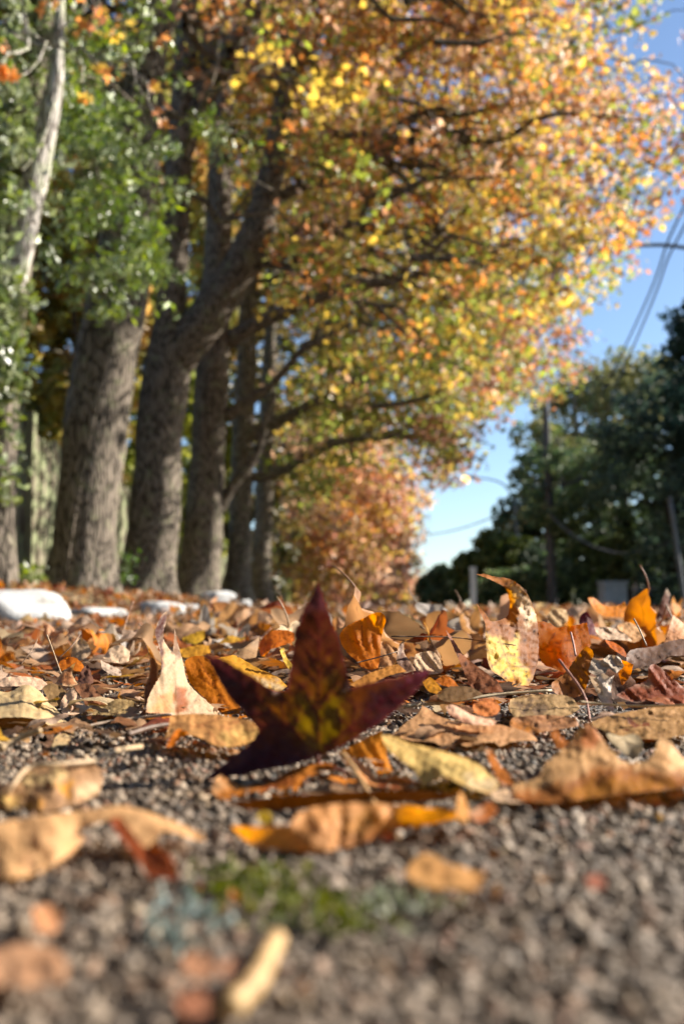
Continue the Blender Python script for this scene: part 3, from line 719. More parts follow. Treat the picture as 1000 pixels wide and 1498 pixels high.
traced('pale pink pleated leaf lying left of the cocoa brown triangular leaf', [(14, 990, .86), (40, 990, .87), (62, 994, .87), (70, 1002, .85), (56, 1010, .83), (30, 1004, .83), (0, 1004, .83), (-10, 996, .85)], np.array([.58, .44, .35]), tr=.2, step=2.6, crumple=.003)
traced('cream leaf bent like a tent in the left middle distance', [(104, 965, 1.15), (108, 940, 1.17), (118, 932, 1.18), (128, 940, 1.17), (134, 954, 1.16), (122, 966, 1.13)], np.array([.60, .46, .33]), tr=.25, step=2.4)
traced('broad whitish leaf lying open behind the grey olive leaf', [(150, 962, 1.1), (165, 946, 1.13), (178, 944, 1.13), (190, 954, 1.12), (188, 968, 1.08), (168, 970, 1.07)], np.array([.62, .50, .39]), tr=.2, step=2.4)
traced('striped grey leaf with dark folds below the broad whitish leaf', [(148, 966, 1.0), (160, 972, .99), (176, 980, .97), (178, 988, .95), (166, 988, .95), (150, 978, .97)], np.array([.50, .43, .38]), tr=.2, step=2.2, crumple=.003)
traced('amber leaf lying flat with a dark orange end left of the pale upright leaf', [(172, 1020, .78), (176, 1012, .79), (190, 1018, .785), (193, 1026, .77), (182, 1028, .765)], np.array([.58, .26, .02]), tr=.4, step=2.2)
# --- the pale upright leaf
traced('pale beige leaf standing upright with a rolled dark red tip left of the maroon leaf',
    [(246, 893, 0.7408), (244, 905, 0.7372), (240, 922, 0.7310), (240, 936, 0.7280), (246, 947, 0.7308), (253, 955, 0.7364), (254, 940, 0.7422), (256, 921, 0.7488), (259, 934, 0.7472), (263, 952, 0.7464), (269, 973, 0.7472), (275, 998, 0.7390), (296, 1020, 0.7358), (327, 1046, 0.7356), (292, 1048, 0.7026), (256, 1046, 0.6758), (214, 1042, 0.6452), (217, 1021, 0.6676), (226, 1003, 0.6898), (235, 987, 0.7070), (236, 962, 0.7148), (231, 941, 0.7168), (227, 925, 0.7176), (231, 910, 0.7248), (239, 898, 0.7352)],
    np.array([.43, .335, .24]), tr=.18, step=2.6, crumple=.0016, mids=[(250, 1000, .69)],
    patches=[([(224, 925), (232, 905), (248, 890), (242, 915), (239, 945), (239, 975), (234, 985), (233, 950)], (.06, .014, .008), 1.2), ([(216, 1040), (232, 1018), (253, 1003), (258, 1020), (250, 1046)], (.42, .22, .10), 3), ([(256, 1002), (272, 1008), (276, 1040), (258, 1044)], (.24, .085, .03), 2.), ([(252, 955), (255, 920), (262, 935), (264, 965)], (.16, .09, .05), 1.6)])
traced('dark brown narrow leaf curl standing at the left side of the pale upright leaf', [(214, 943, .74), (222, 952, .735), (231, 976, .73), (230, 998, .72), (222, 1018, .705), (213, 1036, .69), (211, 1012, .71), (218, 988, .725), (219, 965, .735)], np.array([.20, .10, .06]), tr=.25, step=2.4, edge=((.5, .36, .26), 1.5))
traced('bright orange leaf leaning behind the left lobe of the maroon leaf', [(271, 968, .80), (284, 960, .81), (300, 961, .81), (312, 975, .80), (326, 1000, .785), (345, 1025, .765), (364, 1052, .74), (344, 1050, .74), (322, 1044, .745), (298, 1020, .765), (278, 998, .785)], np.array([.62, .22, .014]), tr=.55, step=2.8, veins=[[(340, 1046), (290, 965)], [(320, 1010), (285, 985)]], vw=1.2, veincol=(.3, .08, .01))
traced('mustard yellow leaf lying behind the maroon leaf', [(318, 964, .90), (340, 958, .92), (356, 965, .92), (377, 977, .90), (407, 991, .87), (420, 1004, .84), (410, 1011, .82), (394, 1012, .82), (370, 1004, .83), (345, 988, .86), (326, 976, .88)], MUST, tr=.4, step=2.8, crumple=.002, patches=[([(370, 990), (405, 994), (420, 1010), (385, 1012)], (.60, .48, .3), 3)])
traced('tan frilled leaf lying flat left of the maroon leaf',
    [(250, 1047, .57), (287, 1044, .58), (320, 1046, .575), (350, 1051, .565), (370, 1057, .553), (380, 1069, .535), (373, 1081, .523), (355, 1090, .512), (330, 1093, .508), (310, 1089, .51), (295, 1080, .52), (275, 1075, .525), (258, 1074, .53), (240, 1082, .52), (246, 1066, .545)],
    np.array([.54, .30, .12]), tr=.35, step=3, crumple=.0014, mids=[(320, 1066, .53)], veins=[[(252, 1060), (320, 1064), (375, 1070)], [(290, 1062), (320, 1050)], [(320, 1064), (350, 1054)], [(300, 1063), (318, 1085)], [(330, 1065), (346, 1086)]], vw=1.3, veincol=(.33, .13, .05), patches=[([(320, 1070), (385, 1060), (378, 1085), (330, 1096)], (.60, .42, .16), 6)])
traced('small orange leaf flap at the left end of the tan frilled leaf', [(243, 1093, .012), (252, 1076, .016), (262, 1066, .018), (276, 1072, .015), (262, 1082, .011), (254, 1092, .006)], np.array([.58, .18, .018]), tr=.5, step=2.6)
traced('orange leaf arched like a hood behind the top lobe of the maroon leaf', [(381, 960, 1.12), (380, 942, 1.15), (391, 927, 1.17), (412, 921, 1.18), (430, 926, 1.17), (431, 938, 1.15), (412, 945, 1.12), (396, 950, 1.1), (390, 958, 1.09)], np.array([.60, .18, .014]), tr=.5, step=2.4)
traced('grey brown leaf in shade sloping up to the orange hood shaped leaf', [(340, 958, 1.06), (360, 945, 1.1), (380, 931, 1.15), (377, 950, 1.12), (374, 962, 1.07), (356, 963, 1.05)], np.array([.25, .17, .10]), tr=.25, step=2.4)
traced('curled yellow leaf roll at the left side of the maroon top lobe', [(409, 950, .90), (415, 947, .905), (420, 963, .895), (428, 972, .885), (425, 981, .875), (416, 970, .885)], np.array([.60, .42, .06]), tr=.35, step=2.2)
traced('olive yellow leaf standing beyond the pale upright leaf', [(267, 933, 1.6), (281, 927, 1.62), (300, 921, 1.64), (298, 935, 1.6), (285, 942, 1.56), (270, 940, 1.58)], np.array([.52, .34, .03]), tr=.4, step=2.2)
traced('mustard leaf lying beyond the bright orange leaf', [(262, 950, 1.3), (290, 943, 1.33), (306, 945, 1.33), (308, 955, 1.28), (286, 962, 1.24), (264, 961, 1.25)], MUST, tr=.4, step=2.2)
traced('orange crescent leaf in the middle distance left of the maroon top lobe', [(336, 930, 1.5), (352, 933, 1.5), (360, 930, 1.51), (356, 936, 1.48), (340, 940, 1.46), (320, 941, 1.46)], np.array([.58, .36, .05]), tr=.4, step=2.2)
# --- between the maroon leaf and the spotted yellow leaf
traced('glowing orange leaf standing upright right behind the maroon leaf', [(496, 933, 1.0), (505, 917, 1.01), (530, 905, 1.02), (544, 898, 1.02), (555, 895, 1.02), (564, 904, 1.015), (560, 922, 1.005), (557, 937, 1.0), (556, 960, .98), (552, 978, .96), (532, 978, .96), (520, 966, .97), (505, 952, .985)], np.array([.62, .22, .018]), tr=.6, step=2.4, crumple=.0024, veins=[[(545, 976), (530, 940), (528, 908)], [(533, 945), (510, 935)], [(536, 950), (548, 920)]], vw=1., veincol=(.28, .07, .01))
traced('peach coloured leaf fold leaning on the glowing orange leaf', [(557, 937, .99), (570, 945, .98), (582, 961, .965), (576, 973, .955), (554, 978, .95), (556, 955, .97)], np.array([.62, .38, .2]), tr=.3, step=2.4, veins=[[(558, 940), (556, 976)]], vw=1)
traced('dark brown hook shaped leaf curl behind the right lobe of the maroon leaf', [(602, 934, .86), (591, 940, .865), (591, 955, .86), (600, 968, .85), (608, 981, .835), (588, 986, .83), (580, 966, .845), (584, 943, .86), (592, 936, .862)], np.array([.14, .075, .05]), tr=.2, step=2.4, edge=((.4, .28, .2), 1.2))
traced('orange brown leaf lying flat just behind the right lobe of the maroon leaf', [(512, 1001, .66), (536, 987, .69), (560, 978, .71), (580, 972, .72), (594, 982, .70), (562, 991, .68), (530, 1008, .645)], np.array([.46, .22, .05]), tr=.4, step=2.6)
traced('tan spiky leaf point rising between the stalk and the glowing orange leaf', [(617, 907, 1.05), (625, 918, 1.05), (629, 932, 1.05), (637, 948, 1.04), (644, 960, 1.03), (643, 971, 1.02), (630, 958, 1.03), (621, 956, 1.03), (625, 936, 1.05), (625, 922, 1.05)], np.array([.34, .2, .11]), tr=.3, step=1.8, edge=((.62, .47, .33), 1.))
traced('cream crumpled leaf below the tan spiky leaf point', [(607, 958, .95), (618, 954, .96), (632, 953, .96), (642, 963, .95), (648, 981, .93), (640, 986, .92), (624, 986, .92), (606, 977, .93)], np.array([.60, .48, .36]), tr=.2, step=2.2, crumple=.004)
traced('brown leaf with dark spots leaning left of the spotted yellow leaf', [(651, 921, .90), (659, 930, .895), (668, 944, .885), (681, 962, .87), (705, 980, .845), (727, 997, .825), (736, 1012, .81), (702, 1013, .81), (688, 1004, .82), (676, 978, .845), (664, 950, .875)], np.array([.27, .11, .05]), tr=.35, step=2.6, dots=14)
traced('small amber leaf scrap at the right tip of the maroon leaf', [(618, 997, .70), (629, 991, .71), (638, 998, .70), (646, 1009, .685), (637, 1015, .675), (624, 1009, .685)], np.array([.66, .32, .02]), tr=.5, step=2.2)
traced('small rust orange leaf scrap right of the amber scrap', [(634, 996, .76), (650, 988, .77), (664, 996, .76), (672, 1006, .74), (654, 1005, .74)], np.array([.58, .19, .018]), tr=.5, step=2.2)
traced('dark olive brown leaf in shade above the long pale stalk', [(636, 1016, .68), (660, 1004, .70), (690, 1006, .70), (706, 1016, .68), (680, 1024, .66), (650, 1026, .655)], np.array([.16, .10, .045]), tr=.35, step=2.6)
traced('flat brown leaf with torn front edge below the long pale stalk',
    [(574, 1076, .007), (592, 1058, .010), (606, 1048, .012), (614, 1040, .014), (617, 1032, .016), (628, 1038, .014), (640, 1047, .012), (680, 1059, .009), (730, 1060, .009), (776, 1073, .006), (786, 1084, .004), (756, 1084, .005), (730, 1092, .004), (722, 1086, .005), (700, 1088, .005), (682, 1092, .004), (668, 1088, .005), (648, 1093, .004), (634, 1086, .005), (600, 1083, .005)],
    np.array([.42, .25, .13]), tr=.25, step=3, crumple=.001)
traced('pinkish rolled leaf lying on the flat brown leaf', [(652, 1033, .60), (660, 1031, .603), (675, 1037, .60), (690, 1046, .59), (726, 1055, .575), (722, 1061, .568), (698, 1060, .568), (675, 1055, .57), (656, 1044, .583)], np.array([.60, .42, .33]), tr=.2, step=2.4, crumple=.002, patches=[([(650, 1040), (690, 1056), (690, 1062), (650, 1050)], (.33, .14, .08), 3)])
traced('shiny rust orange leaf curl above the pinkish rolled leaf', [(691, 1031, .64), (705, 1025, .65), (722, 1022, .65), (731, 1035, .635), (725, 1046, .62), (706, 1048, .617), (693, 1041, .625)], np.array([.58, .22, .07]), tr=.35, step=2.4, crumple=.0026)
traced('tan crumpled leaf right of the spotted yellow leaf beyond the orange leaf', [(800, 900, 1.45), (812, 890, 1.47), (828, 893, 1.47), (830, 908, 1.44), (815, 917, 1.42), (802, 914, 1.42)], np.array([.60, .46, .28]), tr=.25, step=2.2, crumple=.004)
traced('purple brown leaf tip standing behind the orange leaf', [(846, 910, 1.3), (851, 898, 1.31), (859, 895, 1.31), (867, 912, 1.3), (872, 930, 1.27), (858, 926, 1.27)], np.array([.13, .04, .05]), tr=.3, step=2.2)
traced('white striped leaf lying right of the purple brown tip', [(868, 918, 1.2), (884, 917, 1.21), (900, 920, 1.21), (915, 928, 1.19), (924, 938, 1.16), (905, 936, 1.16), (880, 934, 1.16)], np.array([.62, .50, .40]), tr=.2, step=2.2, crumple=.004)
traced('peach leaf lying curled in front of the peach pointed leaf', [(902, 915, 1.35), (918, 910, 1.37), (934, 918, 1.36), (944, 930, 1.32), (926, 940, 1.28), (908, 930, 1.3)], np.array([.60, .38, .2]), tr=.3, step=2.2, crumple=.004)
traced('vivid orange leaf edge glowing right of the grey crumpled leaf', [(884, 936, 1.05), (898, 940, 1.05), (912, 950, 1.03), (917, 962, 1.0), (908, 958, 1.0), (893, 948, 1.02)], np.array([.62, .17, .012]), tr=.55, step=2.2)
# --- close foreground bits, out of focus
traced('tan leaf piece lying on the grit right of the moss', [(590, 1277, .27), (606, 1256, .283), (630, 1249, .286), (656, 1262, .276), (712, 1280, .264), (700, 1300, .255), (660, 1300, .255), (620, 1298, .257)], np.array([.56, .33, .14]), tr=.3, step=5, mids=[(640, 1276, .262)])
traced('pinkish tan leaf fragment in the blurred lower left corner', [(-20, 1398, .207), (20, 1382, .214), (70, 1384, .213), (100, 1410, .203), (90, 1436, .194), (40, 1444, .191), (-20, 1440, .193)], np.array([.42, .26, .17]), tr=.2, step=6)
traced('small reddish chip of leaf left of the blurred tan stick', [(266, 1400, .206), (286, 1390, .21), (312, 1404, .204), (318, 1424, .198), (296, 1434, .194), (272, 1422, .198)], np.array([.36, .20, .13]), tr=.2, step=5)
traced('dull pink chip lying between the reddish chip and the tan stick', [(318, 1412, .202), (345, 1400, .206), (372, 1412, .202), (366, 1432, .195), (330, 1436, .194)], np.array([.42, .24, .17]), tr=.2, step=5)
traced('rust red chip of leaf at the bottom left of the tan stick', [(256, 1462, .187), (280, 1446, .192), (306, 1456, .188), (302, 1482, .181), (270, 1488, .179)], np.array([.33, .155, .10]), tr=.2, step=5)
traced('tiny bright red leaf crumb on the grit at the right', [(856, 1284, .259), (870, 1278, .262), (886, 1288, .258), (884, 1300, .253), (862, 1300, .253)], np.array([.26, .09, .05]), tr=.2, step=4)
traced('tiny yellow leaf crumb on the grit left of the middle foreground leaf', [(376, 1192, .335), (384, 1186, .338), (396, 1190, .336), (396, 1202, .329), (382, 1206, .327)], np.array([.58, .42, .03]), tr=.3, step=3)
traced('peach chip of leaf on the grit below the brown speckled leaf', [(48, 1328, .24), (76, 1322, .243), (96, 1340, .236), (80, 1366, .226), (52, 1360, .228)], np.array([.52, .28, .16]), tr=.2, step=5)

# --- loose stalks
SK = (.46, .30, .16)
stalk([(590, 1034, .012), (660, 1026, .014), (730, 1016, .017), (806, 1010, .019)], .0013, .0010, (.52, .40, .24), 'long pale tan leaf stalk lying across the leaves right of the maroon leaf')
stalk([(572, 931, .88), (655, 932, .90), (700, 937, .91), (754, 944, .91)], .0006, .0005, (.16, .09, .05), 'thin dark leaf stalk crossing in front of the spotted yellow leaf')
stalk([(520, 970, .86), (555, 961, .88), (581, 953, .90)], .0006, .0005, (.2, .12, .06), 'thin brown stalk in front of the glowing orange leaf')
stalk([(817, 965, .70), (832, 985, .69), (846, 1004, .68), (857, 1026, .67), (862, 1056, .65)], .0010, .0008, (.42, .18, .12), 'curved reddish stalk standing before the amber brown leaf')
stalk([(834, 925, .78), (838, 942, .77), (841, 959, .76)], .0008, .0008, (.40, .20, .15), 'short reddish stalk standing in front of the bright orange leaf')
stalk([(69, 929, .92), (77, 950, .91), (90, 986, .90)], .0007, .0005, (.58, .42, .26), 'straw coloured stalk sticking up on the left side')
stalk([(55, 936, 1.0), (44, 955, .98), (31, 972, .97)], .0006, .0006, (.22, .13, .07), 'dark stalk leaning left of the straw coloured stalk')
stalk([(117, 928, 1.0), (106, 944, .98), (86, 963, .97)], .0006, .0006, (.2, .12, .07), 'dark stalk leaning over the orange curl')
stalk([(195, 880, 1.5), (186, 905, 1.49), (177, 936, 1.47)], .0011, .0009, (.50, .30, .2), 'tall pinkish stalk sticking up before the white kerb stones')
stalk([(207, 1092, .014), (170, 1098, .016), (136, 1113, .014), (85, 1118, .015), (41, 1124, .014), (18, 1150, .010), (0, 1172, .004)], .0010, .0010, (.54, .38, .22), 'bent tan stalk lying over the brown specked leaf at the left')
stalk([(90, 1071, .62), (125, 1063, .63), (160, 1056, .64), (205, 1050, .65), (252, 1045, .65)], .0009, .0011, (.48, .36, .26), 'pinkish twig lying in front of the grey olive leaf')
stalk([(500, 1102, .43), (514, 1120, .42), (530, 1146, .40), (552, 1184, .36), (568, 1206, .34), (582, 1228, .325)], .0012, .0009, (.52, .30, .12), 'tan stalk leaning forward from the maroon leaf over the middle foreground leaf')
stalk([(926, 905, .90), (934, 920, .90), (945, 945, .89)], .0008, .0006, (.58, .46, .33), 'pale stalk standing near the right edge before the peach leaf')
stalk([(404, 1374, .0075), (390, 1400, .0075), (372, 1436, .0065), (332, 1478, .005)], .0022, .0024, (.52, .33, .14), 'thick tan stick lying blurred at the bottom centre')
stalk([(0, 1096, .010), (30, 1080, .014), (60, 1068, .018)], .0018, .0014, (.48, .33, .17), 'thick tan stalk under the pale beige arching leaf')
stalk([(185, 1075, .008), (230, 1062, .010), (290, 1056, .010)], .0016, .0012, (.14, .085, .055), 'dark brown twig lying in front of the pale upright leaf')
stalk([(1010, 1031, .020), (940, 1033, .018), (880, 1030, .018), (845, 1026, .02)], .0007, .0007, (.55, .40, .22), 'straight pale stalk lying behind the flat tan leaf at the right edge')
stalk([(260, 1128, .004), (276, 1134, .004), (294, 1142, .003)], .0010, .0008, (.40, .24, .12), 'short brown stalk on the grit left of the maroon leaf')

# ------------------------------------------------------------------ loose leaves: a library of dried lobed leaves
def leaf_shape(seed, nth=46, nr=6, amt=1.):
    """unit leaf in its own plane then curled; returns V, F, vein/edge factor, stalk path"""
    r = np.random.RandomState(seed)
    kind = r.choice(['star', 'broad', 'oval'], p=[.35, .45, .2])
    th = np.linspace(0, 2 * PI, nth, endpoint=False)
    lob = np.radians([90, 90 + r.uniform(50, 62), 90 - r.uniform(50, 62), 90 + r.uniform(105, 122), 90 - r.uniform(105, 122)])
    ln = np.array([1, r.uniform(.8, .98), r.uniform(.8, .98), r.uniform(.5, .7), r.uniform(.5, .7)])
    if kind == 'oval':
        R = 1 / np.sqrt((np.cos(th) / .5) ** 2 + (np.sin(th)) ** 2); vf = np.exp(-((th - PI / 2) / .08) ** 2) + np.exp(-((th - 1.5 * PI) / .08) ** 2)
    else:
        r0, w_, p_ = (.30, .46, 1.2) if kind == 'star' else (.45, .62, .95)
        R = np.full(nth, r0); vf = np.zeros(nth)
        for a, L in zip(lob, ln):
            d = np.abs((th - a + PI) % (2 * PI) - PI)
            R = np.maximum(R, r0 + (L - r0) * np.clip(1 - d / w_, 0, 1) ** p_)
            vf = np.maximum(vf, np.exp(-(d / .07) ** 2))
        d = np.abs((th - 1.5 * PI + PI) % (2 * PI) - PI); R = R * (1 - .45 * np.exp(-(d / .35) ** 2))
    R = R * (1 + .035 * r.normal(0, 1, nth))
    lobcurl = r.normal(0, .22, 6) * amt
    fold = r.uniform(-.5, .6) * amt; kap = r.uniform(.5, 2.6) * amt * r.choice([-1, 1, 1]); ax = r.uniform(0, PI); tw = r.normal(0, .5) * amt
    s0 = r.randint(9999); cr = r.uniform(.03, .085) * amt

    def deform(p):
        x, y = p[:, 0], p[:, 1]
        rad = np.hypot(x, y); an = np.arctan2(y, x)
        z = fold * np.abs(x) * .8 + cr * waves(x, y, s0, 5.5, 5) + cr * .45 * waves(x, y, s0 + 1, 14, 5)
        z = z + sum(c * np.cos(k * an + k * 1.3 * c) for k, c in enumerate(lobcurl, 1)) * rad ** 2 * .6
        u = x * math.cos(ax) + y * math.sin(ax); v = -x * math.sin(ax) + y * math.cos(ax)
        v2 = np.sin(kap * v) / kap; z = z * np.cos(kap * v) + (1 - np.cos(kap * v)) / kap
        t = tw * u; v3 = v2 * np.cos(t) - z * np.sin(t); z = v2 * np.sin(t) + z * np.cos(t)
        return np.stack([u * math.cos(ax) - v3 * math.sin(ax), u * math.sin(ax) + v3 * math.cos(ax), z], -1)
    rr = (np.arange(nr + 1) / nr)[1:]
    flat = np.concatenate([[[0, 0]]] + [np.stack([R * t * np.cos(th), R * t * np.sin(th)], -1) for t in rr])
    fac = np.concatenate([[1.]] + [vf for t in rr]); edge = np.concatenate([[0.]] + [np.full(nth, t ** 6) for t in rr])
    j = np.arange(nth); k = (j + 1) % nth
    F = [np.stack([np.zeros(nth, int), 1 + j, 1 + k], -1)]
    Qs = [np.stack([1 + i * nth + j, 1 + (i + 1) * nth + j, 1 + (i + 1) * nth + k, 1 + i * nth + k], -1) for i in range(nr - 1)]
    base = -R[int(nth * .75)] * .98
    st = np.stack([np.zeros(8), np.linspace(base, base - r.uniform(.5, 1.1), 8)], -1)
    SP = deform(np.array([[0, base]]))[0] + np.stack([.25 * r.normal() * np.linspace(0, 1, 8) ** 2, np.linspace(0, -r.uniform(.5, 1.), 8), r.uniform(-.1, .5) * np.linspace(0, 1, 8) ** 1.5], -1)
    return deform(flat), [F[0], np.concatenate(Qs)], fac, edge, SP, (fold, kap, kind)


HI = [leaf_shape(s, 54, 8, 1.25) for s in range(40, 66)]
LO = [leaf_shape(s, 20, 3, 1.35) for s in range(80, 104)]
FLAT = [leaf_shape(s, 24, 4, .35) for s in range(120, 132)]
NAMED = [('pale tan', PALE), ('tan', TAN), ('cream', CREAM * np.array([.95, .92, 1.05])), ('orange', ORANGE), ('rust brown', RUST), ('brown', BROWN * 1.25), ('dark brown', DARK * 1.6),
         ('mustard', MUST), ('peach', PEACH), ('greyish', GREY * .9), ('reddish', np.array([.34, .085, .04])), ('pinkish tan', np.array([.56, .36, .27]))]
CP = np.array([.24, .16, .05, .09, .11, .12, .09, .02, .12, .06, .05, .06]); CP = CP / CP.sum()


def leaf_cols(fac, edge, r, k):
    """neutral vertex tint; the object's own colour multiplies it"""
    t = 1 - .52 * fac - .2 * edge
    return np.concatenate([np.repeat(t[:, None], 3, 1), np.full((len(t), 1), k)], 1)


HIMESH = []
for i, (V, F, fac, edge, SP, info) in enumerate(HI):
    HIMESH.append((V, F, leaf_cols(fac, edge, rng, .3), SP, info))

MARKS = [('the white kerb stones', -.95, 3.6), ('the straw coloured stalk', -.27, .9), ('the pale upright leaf', -.13, .72), ('the pinkish stalk', -.32, 1.5), ('the orange crescent leaf', -.16, 1.5),
         ('the maroon leaf', -.01, .5), ('the glowing orange leaf', .03, 1.0), ('the pale marker post', .36, 2.6), ('the spotted yellow leaf', .17, .95), ('the tan crumpled leaf', .31, 1.45),
         ('the orange horizon leaf', .44, 1.62), ('the peach pointed leaf', .41, 1.2), ('the two pronged orange leaf', .75, 2.2), ('the olive yellow leaf', -.24, 1.6), ('the orange hood leaf', -.09, 1.15)]


def form_word(info, tilt, size):
    fold, kap, kind = info
    a = 'star shaped' if kind == 'star' else ('oval' if kind == 'oval' else 'broad')
    if tilt > .95: p = 'standing on edge'
    elif abs(kap) > 1.9: p = 'curled into a roll'
    elif fold > .3: p = 'folded along its midrib'
    elif tilt > .5: p = 'tilted up'
    else: p = 'lying open'
    return a, p


used = set()
proto = {}


def place_leaf(i, x, y, size, yaw, tilt, taz, cname, c, sink):
    V, F, C, SP, info = HIMESH[i]
    cz, sz = math.cos(yaw), math.sin(yaw)
    Z = np.array([[cz, -sz, 0], [sz, cz, 0], [0, 0, 1]])
    a = np.array([math.cos(taz), math.sin(taz), 0]); K = np.array([[0, -a[2], a[1]], [a[2], 0, -a[0]], [-a[1], a[0], 0]])
    R = (np.eye(3) + math.sin(tilt) * K + (1 - math.cos(tilt)) * (K @ K)) @ Z
    W_ = (V @ R.T) * size
    z = float(road_z(x, y)) + .003 + sink - W_[:, 2].min()
    loc = np.array([x, y, z])
    if i not in proto:
        root = mesh('leaf', V, F, M['leaf'], col=C)
        tV, tF = tube(SP, np.linspace(.022, .014, 8), 6)
        stk = mesh('stalk', tV, tF, M['stalk'], col=np.tile([.9, .75, .6, 1.], (len(tV), 1)), parent=root)
        proto[i] = (root, stk); fresh = True
    else:
        r0, s0 = proto[i]
        root = r0.copy(); COL.objects.link(root)
        stk = s0.copy(); COL.objects.link(stk); stk.parent = root
    from mathutils import Matrix
    root.matrix_world = Matrix.Translation(Vector(loc)) @ Matrix([list(q) for q in R]).to_4x4() @ Matrix.Scale(size, 4)
    root.color = (*[float(min(1, q)) for q in c], 1); stk.color = (*[float(min(1, q)) for q in (c * .6 + .12)], 1)
    shp, pose = form_word(info, tilt, size)
    best = None
    px, py, _ = project(loc)
    for sz_w in ('', 'large ', 'small '):
        if sz_w == 'large ' and size < .055 or sz_w == 'small ' and size > .052: continue
        ms = sorted(MARKS, key=lambda m_: abs(project(np.array([m_[1], m_[2], .03]))[0] - px) / 1000 + abs(math.log(m_[2] / y)) * .5)[:4]
        for nm, mx, my in ms:
            mpx = project(np.array([mx, my, .03]))[0]
            dx = px - mpx
            if abs(dx) < 55: rel = 'straight behind' if y > my else 'straight in front of'
            else: rel = ('well ' if abs(dx) > 160 else '') + ('right of' if dx > 0 else 'left of') + (' and beyond' if y > my * 1.35 else (' and nearer than' if y < my * .75 else ''))
            lab = f'{sz_w}{cname} {shp} leaf {pose} {rel} {nm}'
            if lab not in used and len(lab.split()) <= 13:
                best = lab; break
        if best: break
    if best is None:
        return root, stk, False
    used.add(best)
    tag(root, best, 'leaf', LEAFGROUP)
    return root, stk, True


cnt = 0; tries = 0
made = []
while cnt < 222 and tries < 6000:
    tries += 1
    y = .80 + 2.3 * rng.uniform() ** 1.25
    x = rng.uniform(-1, 1) * (.36 * y + .03)
    size = rng.uniform(.034, .060)
    px, py, _ = project(np.array([x, y, .02]))
    hw = size / y * FPX * .8
    bad = False
    for (a, b, c_, d, dep) in HEROES:
        if y < dep + .04 and px + hw > a and px - hw < c_ and py + hw * .4 > b and py - hw * .8 < d:
            bad = True; break
    if bad or any((x - q[0]) ** 2 + (y - q[1]) ** 2 < (.030 + .012 * y) ** 2 for q in made): continue
    tilt = abs(rng.normal(0, .58)) if rng.uniform() < .72 else rng.uniform(.7, 1.35)
    if y < 1.1: tilt = min(tilt, .7)
    if px < 290 and y > 1.15: tilt = min(tilt, .35); size = min(size, .042)
    ci = rng.choice(len(NAMED), p=CP); nm, c = NAMED[ci]
    root, stk, ok = place_leaf(rng.randint(len(HIMESH)), x, y, size, rng.uniform(0, 2 * PI), min(tilt, 1.4), rng.uniform(0, 2 * PI), nm, c * rng.uniform(.85, 1.12), rng.uniform(0, .012))
    if not ok:
        for q in (stk, root):
            if root in [p_[0] for p_ in proto.values()]:
                proto.pop([a_ for a_, b_ in proto.items() if b_[0] == root][0])
            bpy.data.objects.remove(q)
        continue
    made.append((x, y)); cnt += 1
print('loose leaves', cnt, 'tries', tries)

# the rest of the litter: one mass
litter = Acc()


def scatter(lib, pts, smin, smax, tiltmax, zlift, zfun, trn=.3, pal=None, seed=3):
    r = np.random.RandomState(seed)
    which = r.randint(len(lib), size=len(pts))
    for li in range(len(lib)):
        p = pts[which == li]; k = len(p)
        if not k: continue
        V, F, fac, edge, SP, info = lib[li]
        R = rotmats(k, r, tiltmax); s = r.uniform(smin, smax, k)
        Wv = np.einsum('kij,vj->kvi', R, V) * s[:, None, None]
        z = zfun(p[:, 0], p[:, 1]) + .002 + r.uniform(0, 1, k) ** 1.6 * zlift - Wv[..., 2].min(1) * .92
        Wv[..., 0] += p[:, None, 0]; Wv[..., 1] += p[:, None, 1]; Wv[..., 2] += z[:, None]
        ci = r.choice(len(NAMED), k, p=CP if pal is None else pal)
        c = np.array([q[1] for q in NAMED])[ci] * r.uniform(.75, 1.12, (k, 1))
        t = 1 - .52 * fac - .2 * edge
        C = np.concatenate([c[:, None] * t[None, :, None], np.full((k, len(V), 1), trn)], -1)
        off = (np.arange(k) * len(V))[:, None, None]
        litter.add(Wv.reshape(-1, 3), [(f[None] + off).reshape(-1, f.shape[1]) for f in F], C.reshape(-1, 4))


def strip(y0, y1, dens, spread=.4, extra=.1):
    hw1 = spread * y1 + extra
    k = int(dens * (y1 - y0) * hw1 * 2)
    p = np.stack([rng.uniform(-hw1, hw1, k), rng.uniform(y0, y1, k)], -1)
    p = p[np.abs(p[:, 0]) < spread * p[:, 1] + extra]
    return p


def onroad(p):
    return p[(p[:, 0] > -1.5 + .01 * (p[:, 1] - 4)) & (p[:, 0] < 4.8)]


def clear(p, hw0=.034):
    px, py, _ = project(np.stack([p[:, 0], p[:, 1], np.full(len(p), .012)], -1)); hw = hw0 / p[:, 1] * FPX
    bad = np.zeros(len(p), bool)
    for (a, b, c_, d, dep) in HEROES:
        bad |= (p[:, 1] < dep + .05) & (px + hw > a) & (px - hw < c_) & (py + hw * .2 > b) & (py - hw * .25 < d - 5)
    return p[~bad]


